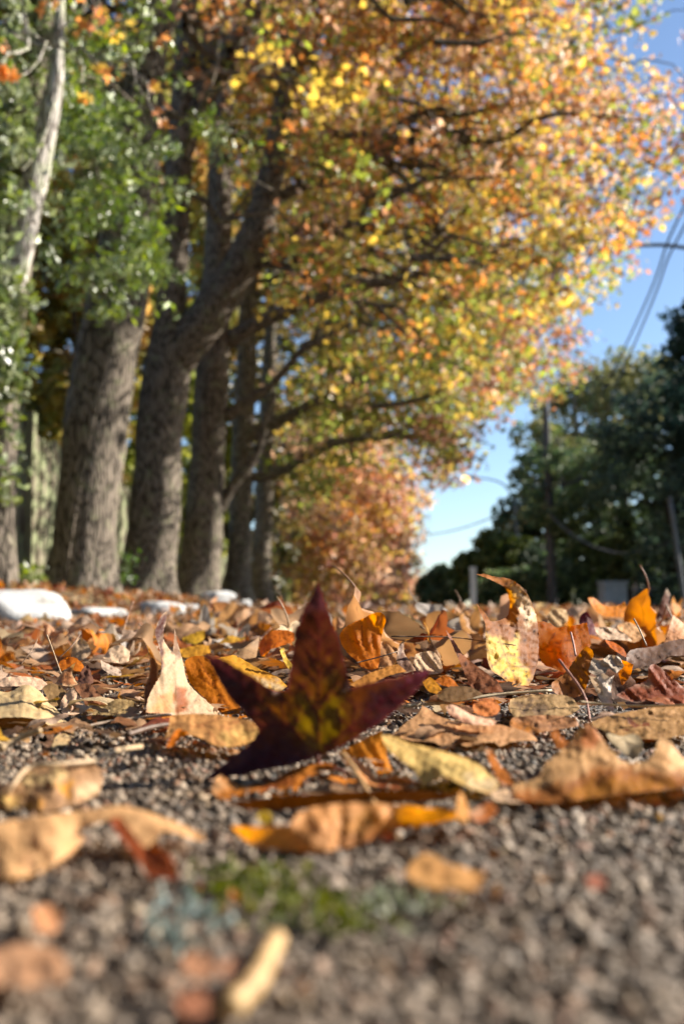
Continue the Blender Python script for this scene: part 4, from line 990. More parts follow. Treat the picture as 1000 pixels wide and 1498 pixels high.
scatter(FLAT, clear(onroad(strip(.66, 1.3, 230, .37, .02))), .026, .05, .35, .006, road_z, seed=4)
scatter(FLAT, clear(onroad(strip(1.3, 3.1, 190))), .03, .055, .6, .012, road_z, seed=5)
pn = onroad(strip(3.0, 6.2, 190)); lf = (project(np.stack([pn[:, 0], pn[:, 1], pn[:, 0] * 0], -1))[0] < 285)
scatter(LO, pn[~lf], .04, .06, .95, .018, road_z, seed=6)
scatter(LO, pn[lf], .03, .048, .35, .004, road_z, seed=16)
for (ya, yb, dn, lo_, hi_) in ((.40, .62, 420, .006, .016), (.56, .9, 900, .010, .026), (.85, 1.7, 1100, .014, .032)):
    pf = strip(ya, yb, dn, .37, .02); scatter(FLAT, pf, lo_, hi_, .25, .003, road_z, pal=np.array([.12, .14, .02, .06, .16, .2, .2, .01, .05, .0, .04, 0]), seed=17)
scatter(LO, onroad(strip(6.2, 11, 70)), .045, .07, 1.1, .03, road_z, seed=7)
scatter(LO, onroad(strip(11, 30, 16)), .05, .07, 1.1, .03, road_z, seed=8)
ps = np.stack([rng.uniform(-1.45, 3.2, 2600), rng.uniform(-.8, 4., 2600)], -1)
ps = ps[(np.abs(ps[:, 0]) > .38 * np.abs(ps[:, 1]) + .10) & (rng.uniform(0, 1, 2600) < np.clip((ps[:, 1] + .9) / 1.6, .12, 1))]
scatter(LO, ps, .032, .052, .6, .008, road_z, seed=18)          # the litter to either side of the view
pv = np.stack([rng.uniform(-5.5, -1.35, 3600), 2.2 + 26 * rng.uniform(0, 1, 3600) ** 1.4], -1)
scatter(LO, pv, .045, .075, .9, .03, verge_z, pal=np.array([.10, .12, .03, .17, .17, .15, .06, .06, .08, .0, .06, .0]) / 1.0, seed=9)
V, F, C = litter.get()
tag(mesh('leaf_litter', V, F, M['leaf'], col=C), 'thick brown and tan leaf litter covering the road and the bank', 'leaf litter', kind='stuff')

# small dry crumbs on the bare asphalt
cr = Acc()
pts = strip(.16, .85, 900, .36, .03)
for x, y in pts:
    s = rng.uniform(.0012, .0038); V, F, *_ = LO[rng.randint(len(LO))]
    R = rotmats(1, rng, 1.)[0]; c = NAMED[rng.choice(len(NAMED), p=CP)][1] * rng.uniform(.6, 1.1)
    cr.add((V @ R.T) * s + [x, y, .0022 + s * .3], F, [*c, .2])
V, F, C = cr.get()
tag(mesh('leaf_crumbs', V, F, M['leaf'], col=C), 'tiny dry leaf crumbs strewn over the grit', 'crumbs', kind='stuff')


# ------------------------------------------------------------------ moss and lichen in the foreground
def tuft(label, cx, cy, rx, ry, cols, n, name, smin=.0016, smax=.0040):
    a = Acc()
    c0 = at(cx, cy, depth_of((cx, cy, .002)))
    for _ in range(n):
        px = cx + rng.normal() * rx * .5; py = cy + rng.normal() * ry * .5
        p = at(px, py, depth_of((px, py, .002)))
        s = rng.uniform(smin, smax)
        h = max(0, 1 - ((px - cx) / rx) ** 2 - ((py - cy) / ry) ** 2)
        p = p + [0, 0, h * .0022 * rng.uniform(.2, 1)]
        V = np.array([[0, 0, 0], [.35, .1, .45], [0, .05, 1.], [-.35, .1, .45]]) * s
        R = rotmats(1, rng, 1.2)[0]
        c = cols[rng.randint(len(cols))] * rng.uniform(.7, 1.2)
        a.add(V @ R.T + p, np.array([[0, 1, 2, 3]]), [*c, .3])
    for _ in range(0): pass
    V, F, C = a.get()
    tag(mesh(name, V, F, M['moss'], col=C, origin=c0), label, 'moss' if name == 'moss_clump' else 'lichen', 'moss and lichen on the grit')


GRN = [np.array([.085, .105, .018]), np.array([.13, .15, .025]), np.array([.05, .065, .015]), np.array([.19, .19, .06])]
PGR = [np.array([.28, .30, .20]), np.array([.22, .25, .15]), np.array([.38, .385, .31])]
BGR = [np.array([.30, .38, .36]), np.array([.42, .50, .48]), np.array([.24, .29, .27])]
tuft('bright green moss clump on the grit above the blurred tan stick', 372, 1298, 95, 42, GRN, 240, 'moss_clump')
tuft('low green moss patch right of the bright green moss clump', 478, 1338, 75, 26, GRN, 150, 'moss_clump')
tuft('pale mint lichen rosette at the right end of the moss', 600, 1328, 66, 34, PGR, 90, 'lichen_rosette')
tuft('bluish grey lichen at the left end of the moss', 262, 1345, 55, 42, BGR, 60, 'lichen_rosette', .002, .004)

# ------------------------------------------------------------------ white painted kerb stones
def stone(label, x0, x1, ytop, ybot, Y, depth, seed, sq=4.5, lean=0., yaw=.8):
    r = np.random.RandomState(seed)
    a, b = at(x0, ybot, Y), at(x1, ytop, Y)
    cx, zt = (a[0] + b[0]) / 2, b[2]; hw = (b[0] - a[0]) / 2; zb = float(road_z(0, Y)) - .04
    hz = (zt - zb) / 2
    u = np.linspace(0, PI, 26); v = np.linspace(0, 2 * PI, 44, endpoint=False)
    U, W_ = np.meshgrid(u, v, indexing='ij')
    sgn = lambda t, e: np.sign(t) * np.abs(t) ** e
    e = 2 / sq
    x = sgn(np.sin(U), e) * sgn(np.cos(W_), e); y = sgn(np.sin(U), e) * sgn(np.sin(W_), e); z = sgn(np.cos(U), e)
    x = x + lean * z
    bump = 1 + .07 * waves(x * 2 + y, z * 2 - y, seed, 1.6, 6) + .035 * waves(x + z, y * 2 + z, seed + 1, 5, 6)
    lx, ly = x * bump, y * bump * .8
    cr_, sr_ = math.cos(yaw), math.sin(yaw)
    lx, ly = lx * cr_ - ly * sr_, lx * sr_ + ly * cr_
    k_ = hw / np.abs(lx).max()
    V = np.stack([cx + lx * k_, Y + depth / 2 + ly * k_ * min(1, depth / hw), (zt + zb) / 2 + z * bump * hz], -1).reshape(-1, 3)
    n, m = x.shape; idx = np.arange(n * m).reshape(n, m)
    nx = np.roll(idx, -1, 1)
    Q = np.stack([idx[:-1], idx[1:], nx[1:], nx[:-1]], -1).reshape(-1, 4)
    tag(mesh('kerb_stone', V, Q, M['white'], origin=(cx, Y + depth / 2, zb)), label, 'kerb stone', 'white painted kerb stones')


stone('big rounded white kerb stone cut by the left edge of the photo', -75, 81, 862, 912, 4.0, .34, 1, 2.7)
stone('low flat white kerb stone just right of the big rounded one', 84, 176, 889, 905, 5.2, .36, 2)
stone('bluish shaded low white kerb stone before the second trunk', 184, 264, 880, 903, 6.4, .38, 3, 3.2)
stone('tall blocky white kerb stone with a shaded top', 283, 343, 866, 905, 8.0, .40, 4, 5.5, -.08)
stone('short square white kerb stone behind the tall blocky one', 341, 366, 878, 902, 8.9, .3, 5, 5)
stone('small dim white kerb stone half hidden between leaves right of the low flat one', 254, 292, 884, 903, 7.2, .3, 6, 3.)


# ------------------------------------------------------------------ trees
def pix_path(pts, Y, n=30, dy=0.):
    k = len(pts)
    P = np.array([at(p[0], p[1], (p[3] if len(p) > 3 else Y + dy * i / (k - 1))) for i, p in enumerate(pts)])
    R = np.array([p[2] / 2 / FPX * (p[3] if len(p) > 3 else Y) for p in pts])
    s = spline(np.concatenate([P, R[:, None]], 1), n)
    return s[:, :3], s[:, 3].clip(.012)


def bark_tube(P, R, sides=28, rough=.045, seed=0, flare=0.):
    V, F = tube(P, R, sides)
    n = len(P)
    k = np.arange(len(V)); ring = np.minimum(k // sides, n - 1); ring[-2:] = [0, n - 1]
    c = P[ring]; d = V - c
    a = np.arctan2(d[:, 1], d[:, 0]); hgt = c[:, 2]
    f = 1 + rough * waves(a * 1.4, hgt * 1.2, seed, 2.2, 6) + rough * .5 * waves(a * 4, hgt * 3, seed + 3, 2., 6)
    if flare:
        h0 = np.clip((hgt - P[0, 2]) / .9, 0, 1)
        f = f + flare * (1 - h0) ** 2.5 * (1 + .55 * np.sin(a * 5 + seed) * 1)
    return c + d * f[:, None], F


# five lobed little leaf and a simple folded leaf for crowns
STAR = [(0, 0, 0)]
for k_ in range(10):
    a_ = -PI / 2 + k_ * 2 * PI / 10 + PI / 10 * 0
    L_ = [.22, .62, .42, .95, .48, 1.0, .48, .95, .42, .62][k_]
    STAR.append((L_ * math.cos(a_), L_ * math.sin(a_), .10 * L_ * math.sin(k_ * 2.1) + .12 * L_ ** 2))
STAR = np.array(STAR) * .62
STARF = np.array([[0, 1 + k_, 1 + (k_ + 1) % 10] for k_ in range(10)])
FOLD = np.array([[0, -.5, 0], [.27, 0, .10], [0, .55, -.04], [-.27, 0, .10]])
FOLDF = np.array([[0, 1, 2], [0, 2, 3]])
LANCE = np.array([[0, -.55, .05], [.16, -.1, .06], [.11, .3, .03], [0, .6, -.1], [-.11, .3, .03], [-.16, -.1, .06]])
LANCEF = np.array([[0, 1, 2], [0, 2, 5], [5, 2, 4], [4, 2, 3]])


def foliage(centers, per, rad, size, cols, r, shape=(FOLD, FOLDF), flat=.6, droop=0., trn=.45, hang=None, lmin=.7, colvar=.24, mixp=.3):
    k = len(centers) * per
    c = np.repeat(centers, per, 0)
    d = r.normal(0, 1, (k, 3)); d *= (r.uniform(0, 1, (k, 1)) ** .45) / np.linalg.norm(d, axis=1)[:, None]
    P = c + d * np.array([1, 1, flat]) * rad
    P[:, 2] -= droop * rad * (d[:, 0] ** 2 + d[:, 1] ** 2)
    R = rotmats(k, r, hang)
    s = size * r.uniform(lmin, 1.25, k)
    V = np.einsum('kij,vj->kvi', R, shape[0]) * s[:, None, None] + P[:, None]
    cc = np.repeat(cols, per, 0)
    mixd = r.uniform(0, 1, k) < mixp
    cc[mixd] = cols[r.randint(len(cols), size=int(mixd.sum()))]
    cc = cc * (1 + colvar * r.normal(0, 1, (k, 1))).clip(.45, 1.6)
    m = len(shape[0])
    C = np.concatenate([np.repeat(cc, m, 0), np.full((k * m, 1), trn)], 1)
    F = (shape[1][None] + (np.arange(k) * m)[:, None, None]).reshape(-1, shape[1].shape[1])
    return V.reshape(-1, 3), F, C.clip(0, 1)


def twig_to(p, roots, r, r0=.022, lmax=9.):
    """a bent twig from the nearest limb point below to the spray"""
    d = np.linalg.norm(roots - p, axis=1) + .5 * np.clip(roots[:, 2] - p[2], 0, 9)
    q = roots[np.argmin(d)]
    L = np.linalg.norm(p - q)
    if L > lmax: q = p + (q - p) * (lmax * r.uniform(.5, 1) / L); L = np.linalg.norm(p - q)
    t_ = np.linspace(0, 1, 6)[:, None]
    ctl = q * (1 - t_) + p * t_ + r.normal(0, .045, (6, 3)) * L * np.sin(t_ * PI) ** .5 + np.array([0, 0, .07 * L]) * np.sin(t_ * PI)
    path = spline(ctl, 9)
    return tube(path, np.linspace(r0 * (1 + .5 * min(L, 3)), .004, 9), 5, False), path


NEAR = [(255, -900), (1250, -900), (1160, -200), (1075, 80), (1020, 255), (975, 340), (930, 400), (905, 460), (890, 530), (862, 595), (775, 610), (735, 570), (690, 625), (600, 560), (545, 620), (470, 610), (425, 560), (420, 470), (410, 400), (330, 210), (262, 120)]
MID = [(380, 150), (800, 200), (820, 500), (785, 600), (745, 640), (722, 675), (665, 710), (620, 690), (580, 650), (520, 690), (470, 745), (395, 760), (370, 600)]
FAR = [(375, 560), (600, 600), (618, 690), (612, 745), (628, 800), (606, 845), (585, 872), (552, 893), (380, 893)]
GAP = [(614, 705), (660, 705), (706, 660), (745, 720), (700, 780), (640, 850), (612, 890), (560, 892), (612, 800)]
TRUNKS = [(-2.72, 10.9, -.3, 2.9, .7), (-2.68, 14.3, -.3, 2.2, .7), (-2.5, 18., -.3, 1.4, .7), (-2.6, 7.8, 1.5, 6., .9), (-4.3, 15., 1.8, 4.6, 1.1), (-5., 18.5, 1.5, 4.2, 1.2), (-1.9, 9.4, 2.8, 6.5, 1.1)]
A_OR, A_YE, A_PK, A_GR, A_BR, A_OL = (np.array(c) for c in ([.52, .20, .04], [.58, .40, .055], [.50, .31, .19], [.23, .28, .035], [.30, .13, .06], [.31, .27, .05]))


LIMB_PX = [([(246, 520), (275, 500), (310, 455), (345, 402), (374, 340), (394, 270), (404, 215)], 14.3, 36), ([(246, 520), (256, 350), (262, 240), (268, 130), (274, 0)], 14.3, 26), ([(264, 230), (290, 160), (325, 100), (352, 50), (382, -10)], 14.3, 24),
           ([(404, 215), (418, 140), (440, 60)], 14.3, 18), ([(455, 440), (520, 418), (580, 405)], 18, 12), ([(330, 610), (365, 585), (400, 560), (450, 500)], 18, 16), ([(318, 752), (364, 682), (388, 615)], 18, 18), ([(163, 470), (196, 270), (218, 40), (226, -60)], 10.9, 24)]


def hides_limb(p):
    px, py, dep = project(p); b = np.zeros(len(p), bool)
    for pl, Y_, hw in LIMB_PX: b |= (dep < Y_ + .5) & (poly_dist(px, py, pl, False) < hw)
    return b


def shades_trunk(p):
    bad = np.zeros(len(p), bool)
    for tx, ty, za, tz, wd in TRUNKS:
        t = (p[:, 0] - tx) / SUN[0]
        y = p[:, 1] - t * SUN[1]; z = p[:, 2] - t * SUN[2]
        bad |= (t > .3) & (np.abs(y - ty) < wd) & (z > za) & (z < tz)
    t = p[:, 2] / SUN[2]; q = p - t[:, None] * SUN
    bad |= (np.abs(q[:, 0]) < 1.6 + .2 * q[:, 1]) & (q[:, 1] > -.5) & (q[:, 1] < 5.)
    return bad


def autumn_tree(label, trunk, Y, limbs, crown, nspray, per, mask, palette, seed, size=.105, dy=0., shape=(STAR, STARF), spray_r=.37, flare=.34, nk=26, extra=()):
    r = np.random.RandomState(seed)
    P, R = pix_path(trunk, Y, 44, dy)
    P[0, 2] = min(P[0, 2], float(verge_z(P[0, 0], P[0, 1])) - .05)
    root = empty('autumn_tree', P[0])
    tag(root, label, 'tree', 'autumn trees in a row along the kerb')
    V, F = bark_tube(P, R, nk, .05, seed, flare)
    child('trunk', V, F, M['bark'], root)
    pts = [P[int(len(P) * .6):]]
    for lp in limbs:
        q, rr = pix_path(lp, Y, 26)
        V, F = bark_tube(q, rr, 16, .05, seed + 5)
        child('limb', V, F, M['bark'], root)
        pts.append(q)
    # crown
    (cx, cy_, cz), (rx, ry, rz) = crown
    k = nspray * 14
    d = r.normal(0, 1, (k, 3)); d *= (r.uniform(.05, 1, (k, 1)) ** .4) / np.linalg.norm(d, axis=1)[:, None]
    p = d * [rx, ry, rz] + [cx, cy_, cz]
    px, py, dep = project(p)
    ok = (p[:, 2] > (1.9 if Y < 30 else .35)) & (dep > 5.5)
    infr = (px > -40) & (px < 1040) & (py > -30)
    jx, jy = 34 * waves(px, py, seed + 30, .028, 6), 30 * waves(px, py, seed + 31, .03, 6)
    edge = poly_dist(px + jx, py + jy, mask)
    ins = inside(px + jx, py + jy, mask) & (r.uniform(0, 1, k) < np.clip(edge / 60, .16, 1))
    ok &= np.where(infr, ins, True)
    lump = waves(p[:, 0] * 1.0, p[:, 2] * 1.2 + p[:, 1] * .8, seed + 9, 1.5, 6)
    ok &= (lump > -.12)
    ok &= ~(shades_trunk(p) & (r.uniform(0, 1, k) < .86))
    ok &= ~inside(px + jx * .3, py + jy * .3, GAP)
    ok &= ~(hides_limb(p) & (r.uniform(0, 1, k) < .9))
    # fewer outside the picture
    ok &= np.where(infr, True, r.uniform(0, 1, k) < .35)
    p = p[ok][:nspray]; px, py, dep = project(p)
    c = palette(p, px, py, r)
    shp = [foliage(p, per, spray_r, size, c, r, shape, .6, .25, .5)]
    tw = Acc(); roots = np.concatenate(pts)
    sec = p[r.permutation(len(p))[:max(8, len(p) // 9)]]
    sk = []
    for s_ in sec:
        (V, F), path = twig_to(s_, roots, r, .024 if Y < 30 else .045, 3.2)
        tw.add(V, F); sk.append(path[2:])
    roots2 = np.concatenate([roots] + sk)
    for s_ in p[::2]:
        (V, F), _ = twig_to(s_, roots2, r, .008, 1.5)
        tw.add(V, F)
    V, F, _ = tw.get()
    o = child('branches', V, F, M['bark'], root); o['kind'] = 'stuff'
    V = np.concatenate([s_[0] for s_ in shp]); F = shp[0][1]; C = shp[0][2]
    o = child('crown', V, F, M['crown'], root, col=C, smooth=False)
    return root, roots2


def pal_near(p, px, py, r):
    k = len(p); t = r.uniform(0, 1, k)
    zone = np.clip((py + 60 * r.normal(0, 1, k)) / 520, 0, 1.2)
    c = np.where((t < .26)[:, None], A_OR, np.where((t < .46)[:, None], A_PK, np.where((t < .74)[:, None], A_YE, np.where((t < .88)[:, None], A_BR, A_GR))))
    g_ = np.where((t < .42)[:, None], A_GR, np.where((t < .70)[:, None], A_YE, np.where((t < .9)[:, None], A_OL, A_OR)))
    zone = zone + np.clip((470 - px) / 600, 0, .45)
    u = r.uniform(0, 1, k) < np.clip((zone - .28) * 1.6, 0.15, .9)
    c = np.where(u[:, None], g_, c)
    tip = inside(px, py, [(690, 480), (900, 440), (870, 600), (740, 590), (690, 620)]) & (r.uniform(0, 1, k) < .6)
    return np.where(tip[:, None], np.where((t < .5)[:, None], A_BR, np.array([.34, .13, .07])), c)


def pal_mid(p, px, py, r):
    k = len(p); t = r.uniform(0, 1, k)
    c = np.where((t < .52)[:, None], A_GR, np.where((t < .72)[:, None], A_YE * .9, np.where((t < .86)[:, None], A_OL, A_PK)))
    tip = (px > 585) & (py > 600) & (r.uniform(0, 1, k) < .7)
    return np.where(tip[:, None], np.array([.27, .12, .07]), c)


def pal_far(p, px, py, r):
    k = len(p); t = r.uniform(0, 1, k)
    c = np.where((t < .46)[:, None], A_PK * 1.15, np.where((t < .56)[:, None], A_OR, np.where((t < .8)[:, None], A_YE, A_OL * 1.2)))
    red = (px > 500 + 30 * r.normal(0, 1, k)) & (r.uniform(0, 1, k) < .4)
    return np.where(red[:, None], np.array([.42, .18, .12]), c)


def pal_left(p, px, py, r):
    k = len(p); t = r.uniform(0, 1, k)
    return np.where((t < .5)[:, None], A_OR * 1.15, np.where((t < .75)[:, None], A_BR * 1.3, A_YE))


T1 = autumn_tree('thickest autumn tree of the row, bare grey trunk nearest the kerb stones', [(117, 878, 100), (124, 820, 93), (131, 700, 90), (148, 570, 90), (163, 470, 86), (180, 380, 78), (196, 270, 70), (208, 160, 62), (218, 40, 56), (226, -120, 46), (232, -330, 30)], 10.9,
    [[(196, 270, 40), (172, 160, 34), (150, 40, 30), (120, -120, 20)], [(215, 100, 40), (262, -20, 34), (330, -160, 26), (480, -340, 14)]],
    ((.6, 11.2, 7.6), (4.9, 3.6, 4.6)), 560, 26, NEAR, pal_near, 21)
T2 = autumn_tree('autumn tree with a thick forked limb leaning right, second trunk of the row', [(212, 876, 84), (219, 820, 76), (229, 700, 70), (238, 590, 70), (246, 520, 66), (250, 450, 46), (256, 350, 42), (262, 240, 40), (268, 130, 36), (274, 0, 32), (280, -160, 22)], 14.3,
    [[(250, 540, 56), (275, 500, 60), (310, 455, 60), (345, 402, 56), (374, 340, 48), (394, 270, 42), (404, 215, 36), (418, 140, 32), (440, 60, 28), (462, -40, 22), (490, -200, 12)],
     [(264, 230, 34), (290, 160, 32), (325, 100, 32), (352, 50, 30), (382, -10, 28), (420, -110, 20)], [(270, 190, 26), (296, 110, 24), (312, 30, 22), (326, -60, 16)],
     [(385, 300, 20), (430, 278, 17), (480, 255, 14), (525, 230, 10), (570, 190, 7)], [(330, 425, 20), (372, 395, 16), (400, 380, 11), (440, 330, 8)], [(440, 70, 18), (510, 130, 13), (600, 75, 12), (680, 20, 8), (760, -20, 5)]],
    ((1.2, 14.2, 7.8), (5.2, 3.8, 5.0)), 700, 25, NEAR, pal_near, 22)
T3 = autumn_tree('autumn tree with a thin pale limb low on its right, third trunk of the row', [(288, 874, 66), (293, 820, 58), (302, 700, 52), (309, 570, 50), (316, 440, 44), (322, 250, 36), (326, 60, 28), (330, -150, 18)], 18.,
    [[(318, 752, 15), (340, 712, 15), (364, 682, 15), (380, 650, 14), (388, 615, 11), (402, 575, 8)], [(330, 500, 30), (385, 470, 22), (455, 440, 17), (520, 418, 16), (580, 405, 12), (640, 340, 7)],
     [(330, 610, 20), (365, 585, 18), (400, 560, 13), (450, 500, 9)]],
    ((1.6, 18.4, 7.2), (5.2, 3.8, 5.0)), 650, 22, NEAR, pal_near, 23, size=.115, spray_r=.45)
T4 = autumn_tree('autumn tree in deep shade behind the short square kerb stone, fourth trunk of the row', [(346, 876, 44), (349, 820, 36), (353, 700, 33), (359, 560, 30), (366, 350, 24), (374, 100, 16)], 22.,
    [[(360, 640, 24), (420, 610, 16), (500, 570, 12), (590, 540, 8)], [(358, 700, 18), (410, 690, 14), (470, 655, 11), (540, 640, 7)]],
    ((2.0, 22.5, 6.6), (5.4, 4.2, 5.4)), 700, 22, MID, pal_mid, 24, size=.12, spray_r=.55, shape=(FOLD * 1.5, FOLDF))
T5 = autumn_tree('slim dark autumn tree just right of the fourth trunk, before the far bright foliage', [(381, 876, 30), (384, 800, 27), (388, 680, 25), (394, 520, 20), (400, 330, 12)], 28.,
    [[(388, 690, 14), (430, 660, 10), (520, 640, 8), (620, 640, 5)]], ((2.2, 28, 6.6), (5.4, 5, 5.6)), 560, 18, MID, pal_mid, 25, size=.14, spray_r=.65, shape=(FOLD * 1.5, FOLDF))
T6 = autumn_tree('far autumn tree with yellow and pink foliage reaching down to the road', [(420, 880, 20), (424, 760, 17), (430, 560, 10)], 38., [[(424, 720, 9), (470, 690, 7), (540, 670, 4)]],
    ((-.8, 38, 4.0), (5., 4.5, 5.2)), 700, 24, FAR, pal_far, 26, size=.16, spray_r=.8, shape=(FOLD * 1.5, FOLDF), nk=16)
T7 = autumn_tree('farthest autumn tree with red and pink foliage beside the low gap of sky', [(505, 884, 14), (508, 780, 11), (512, 650, 7)], 52., [[(508, 760, 6), (540, 730, 5), (580, 720, 3)]],
    ((1.2, 52, 4.2), (5.4, 5, 6.0)), 700, 22, FAR, pal_far, 27, size=.2, spray_r=1.0, shape=(FOLD * 1.5, FOLDF), nk=16)


# leftmost tree, wrapped in ivy, with a pale limb
r0_ = np.random.RandomState(5)
P, R = pix_path([(-6, 880, 58), (-4, 740, 52), (2, 600, 50), (10, 480, 50), (22, 390, 50), (36, 290, 54), (48, 190, 56), (60, 90, 48), (60, -20, 44), (58, -200, 36), (40, -420, 22)], 8.0, 44)
P[0, 2] = min(P[0, 2], float(verge_z(P[0, 0], P[0, 1])) - .05)
ivy_tree = tag(empty('autumn_tree', P[0]), 'pale ivy covered tree leaning in at the left edge, nearest of all', 'tree', 'autumn trees in a row along the kerb')
V, F = bark_tube(P, R, 24, .06, 61, .25); child('trunk', V, F, M['bark'], ivy_tree)
q, rr = pix_path([(14, 430, 34), (24, 390, 40), (40, 310, 42), (58, 230, 38), (74, 160, 32), (82, 110, 26), (86, 40, 18), (94, -80, 10)], 7.6, 26)
V, F = bark_tube(q, rr, 16, .08, 62); child('limb', V, F, M['bark_pale'], ivy_tree)
q2, rr2 = pix_path([(78, 150, 9), (66, 190, 8), (50, 225, 7), (30, 250, 5)], 7.4, 16); V, F = tube(q2, rr2, 8); child('limb', V, F, M['bark_pale'], ivy_tree)
cl = np.array([at(x, y, d_) for x, y, d_ in [(68, 8, 5.6), (150, 18, 5.8), (140, 10, 5.7), (80, 14, 5.6), (8, 74, 5.4), (10, 106, 5.4), (22, 112, 5.5), (122, 138, 5.9), (146, 100, 6.0), (160, 108, 6.0), (222, 128, 6.2), (235, 158, 6.2), (130, 30, 5.8), (120, -10, 5.6), (60, -20, 5.5), (30, -40, 5.3), (180, -30, 5.9), (240, 60, 6.3), (242, 178, 6.3)]])
k_ = np.array([at(x, y, d_) for x, y, d_ in [(60, -100, 6.0), (60, 60, 6.6), (130, 80, 6.8)]])
tw = Acc()
for c_ in cl: tw.add(*twig_to(c_ + [0, .02, 0], np.concatenate([P[26:], k_]), r0_, .006)[0])
V, F, _ = tw.get(); child('branches', V, F, M['bark_pale'], ivy_tree)['kind'] = 'stuff'
V, F, C = foliage(cl, 3, .055, .09, pal_left(cl, cl, cl, r0_), r0_, (STAR, STARF), .8, 0, .5)
V2 = np.array([P[40] + r0_.normal(0, 1, 3) * [1.2, 1.0, .8] for _ in range(60)]); V2[:, 2] = np.maximum(V2[:, 2], 5.4)
v2, f2, c2 = foliage(V2, 24, .3, .1, pal_left(V2, V2, V2, r0_), r0_, (STAR, STARF), .6, .2, .5)
child('crown', np.concatenate([V, v2]), np.concatenate([F, f2 + len(V)]), M['crown'], ivy_tree, col=np.concatenate([C, c2]), smooth=False)


# ivy climbing the leftmost tree, green climber over the thickest trunk
def climber(name, label, stems, sprays, per, rad, size, cols, shape, seed, droop, flat, Yoff=0., hang=None, trn=.25):
    r = np.random.RandomState(seed)
    S0 = stems[0][0]
    root = tag(empty(name, S0), label, 'climbing plant', 'green climbers on the trunks')
    a = Acc()
    for st, rd in zip(stems, [.009] * 8): a.add(*tube(spline(st, 24), np.linspace(rd, .004, 24), 6))
    pts = np.concatenate([spline(s_, 24) for s_ in stems])
    for s_ in sprays[::2]: a.add(*twig_to(s_, pts, r, .004)[0])
    V, F, _ = a.get(); child('stem', V, F, M['bark'], root)
    c = np.array(cols)[r.randint(len(cols), size=len(sprays))]
    V, F, C = foliage(sprays, per, rad, size, c, r, shape, flat, droop, trn, hang, colvar=.35)
    child('leaves', V, F, M['green'], root, col=C, smooth=False)
    return root


GL = (np.array([[.16, .23, .06], [.22, .29, .07], [.11, .16, .05], [.28, .34, .08], [.22, .27, .14], [.28, .33, .2]]) * 1.25).tolist()
PL = [[.30, .34, .2], [.38, .42, .28], [.2, .26, .12], [.26, .32, .1]]
r = np.random.RandomState(71)
sp = []
for i in range(250):
    f_ = r.uniform(.10, 1)
    j = int(f_ * 38); b = P[j] + np.array([r.normal(0, .16), -.24 - .1 * r.uniform(), r.normal(0, .12)])
    sp.append(b)
for x, y, n_ in [(14, 110, 10), (18, 210, 14), (16, 300, 10), (8, 420, 12), (10, 520, 16), (14, 560, 12), (22, 40, 8)]:
    for _ in range(n_): sp.append(at(x + r.normal(0, 9), y + r.normal(0, 26), 7.2 + r.normal(0, .1)))
climber('ivy', 'pale green ivy climbing the leaning tree at the left edge', [P[2:32:3] + [.05, -.30, 0], P[1:20:3] + [-.1, -.28, 0]], np.array(sp), 11, .13, .06, PL, (FOLD * 1.6, FOLDF), 72, .3, 1.)
r = np.random.RandomState(73)
sp = []
for (x, y, sx, sy, n_) in [(150, 60, 38, 45, 60), (200, 50, 20, 36, 12), (150, 150, 40, 45, 60), (120, 235, 34, 50, 56), (150, 200, 45, 25, 36), (255, 195, 34, 14, 34), (300, 190, 16, 13, 20), (150, 300, 40, 40, 66), (195, 330, 32, 40, 56), (215, 375, 18, 30, 38), (120, 370, 30, 34, 30), (165, 420, 30, 26, 18), (215, 420, 14, 16, 22), (105, 140, 20, 50, 24), (180, 452, 22, 8, 8)]:
    for _ in range(n_): sp.append(at(x + r.normal(0, sx), y + r.normal(0, sy), r.uniform(8.6, 10.2)))
sp = np.array(sp); qx, qy, _ = project(sp); sp = sp[waves(qx, qy, 91, .06, 6) > -.42]
stems = [np.array([at(x, y, d_) for x, y, d_ in q_]) for q_ in (
    [(92, 872, 10.2), (120, 700, 10.35), (150, 560, 10.3), (175, 430, 10.2), (185, 300, 9.8), (195, 150, 9.6), (200, 0, 9.4)],
    [(170, 440, 10.2), (140, 420, 9.4), (110, 400, 8.8), (90, 380, 8.4)], [(190, 300, 9.8), (150, 270, 9.2), (110, 250, 8.6)], [(195, 170, 9.6), (240, 165, 9.2), (290, 172, 9.0), (322, 190, 8.9)],
    [(195, 150, 9.6), (160, 120, 9.), (120, 110, 8.4)], [(190, 340, 9.8), (215, 370, 9.2), (222, 410, 9.0)], [(200, 30, 9.4), (160, 30, 8.8), (120, 60, 8.4)])]
climber('climbing_vine', 'glossy dark green climber hanging in long sprays over the thickest trunk', stems, sp, 12, .17, .10, GL, (LANCE, LANCEF), 74, .5, .7)

# small weeds at the foot of the bank
def weed(label, px, py, Y, n, h, cols, seed):
    r = np.random.RandomState(seed); b = at(px, py, Y); b[2] = float(verge_z(b[0], b[1]))
    root = tag(empty('weed', b), label, 'weed', 'weeds growing on the bank')
    a = Acc(); tips = []
    for _ in range(n):
        t = b + np.array([r.normal(0, .35 * h), r.normal(0, .3 * h), h * r.uniform(.5, 1)])
        a.add(*tube(spline([b + r.normal(0, .02, 3) * [1, 1, 0], (b + t) / 2 + [0, 0, .1 * h], t], 7), np.linspace(.004, .002, 7), 5)); tips.append(t); tips.append((b + t) / 2)
    V, F, _ = a.get(); child('stem', V, F, M['stalk'], root, col=np.tile([.2, .25, .08, 1], (len(V), 1)))
    c = np.array(cols)[r.randint(len(cols), size=len(tips))]
    V, F, C = foliage(np.array(tips), 9, .3 * h, .06, c, r, (FOLD, FOLDF), .7, .2, .4); child('leaves', V, F, M['green'], root, col=C, smooth=False)


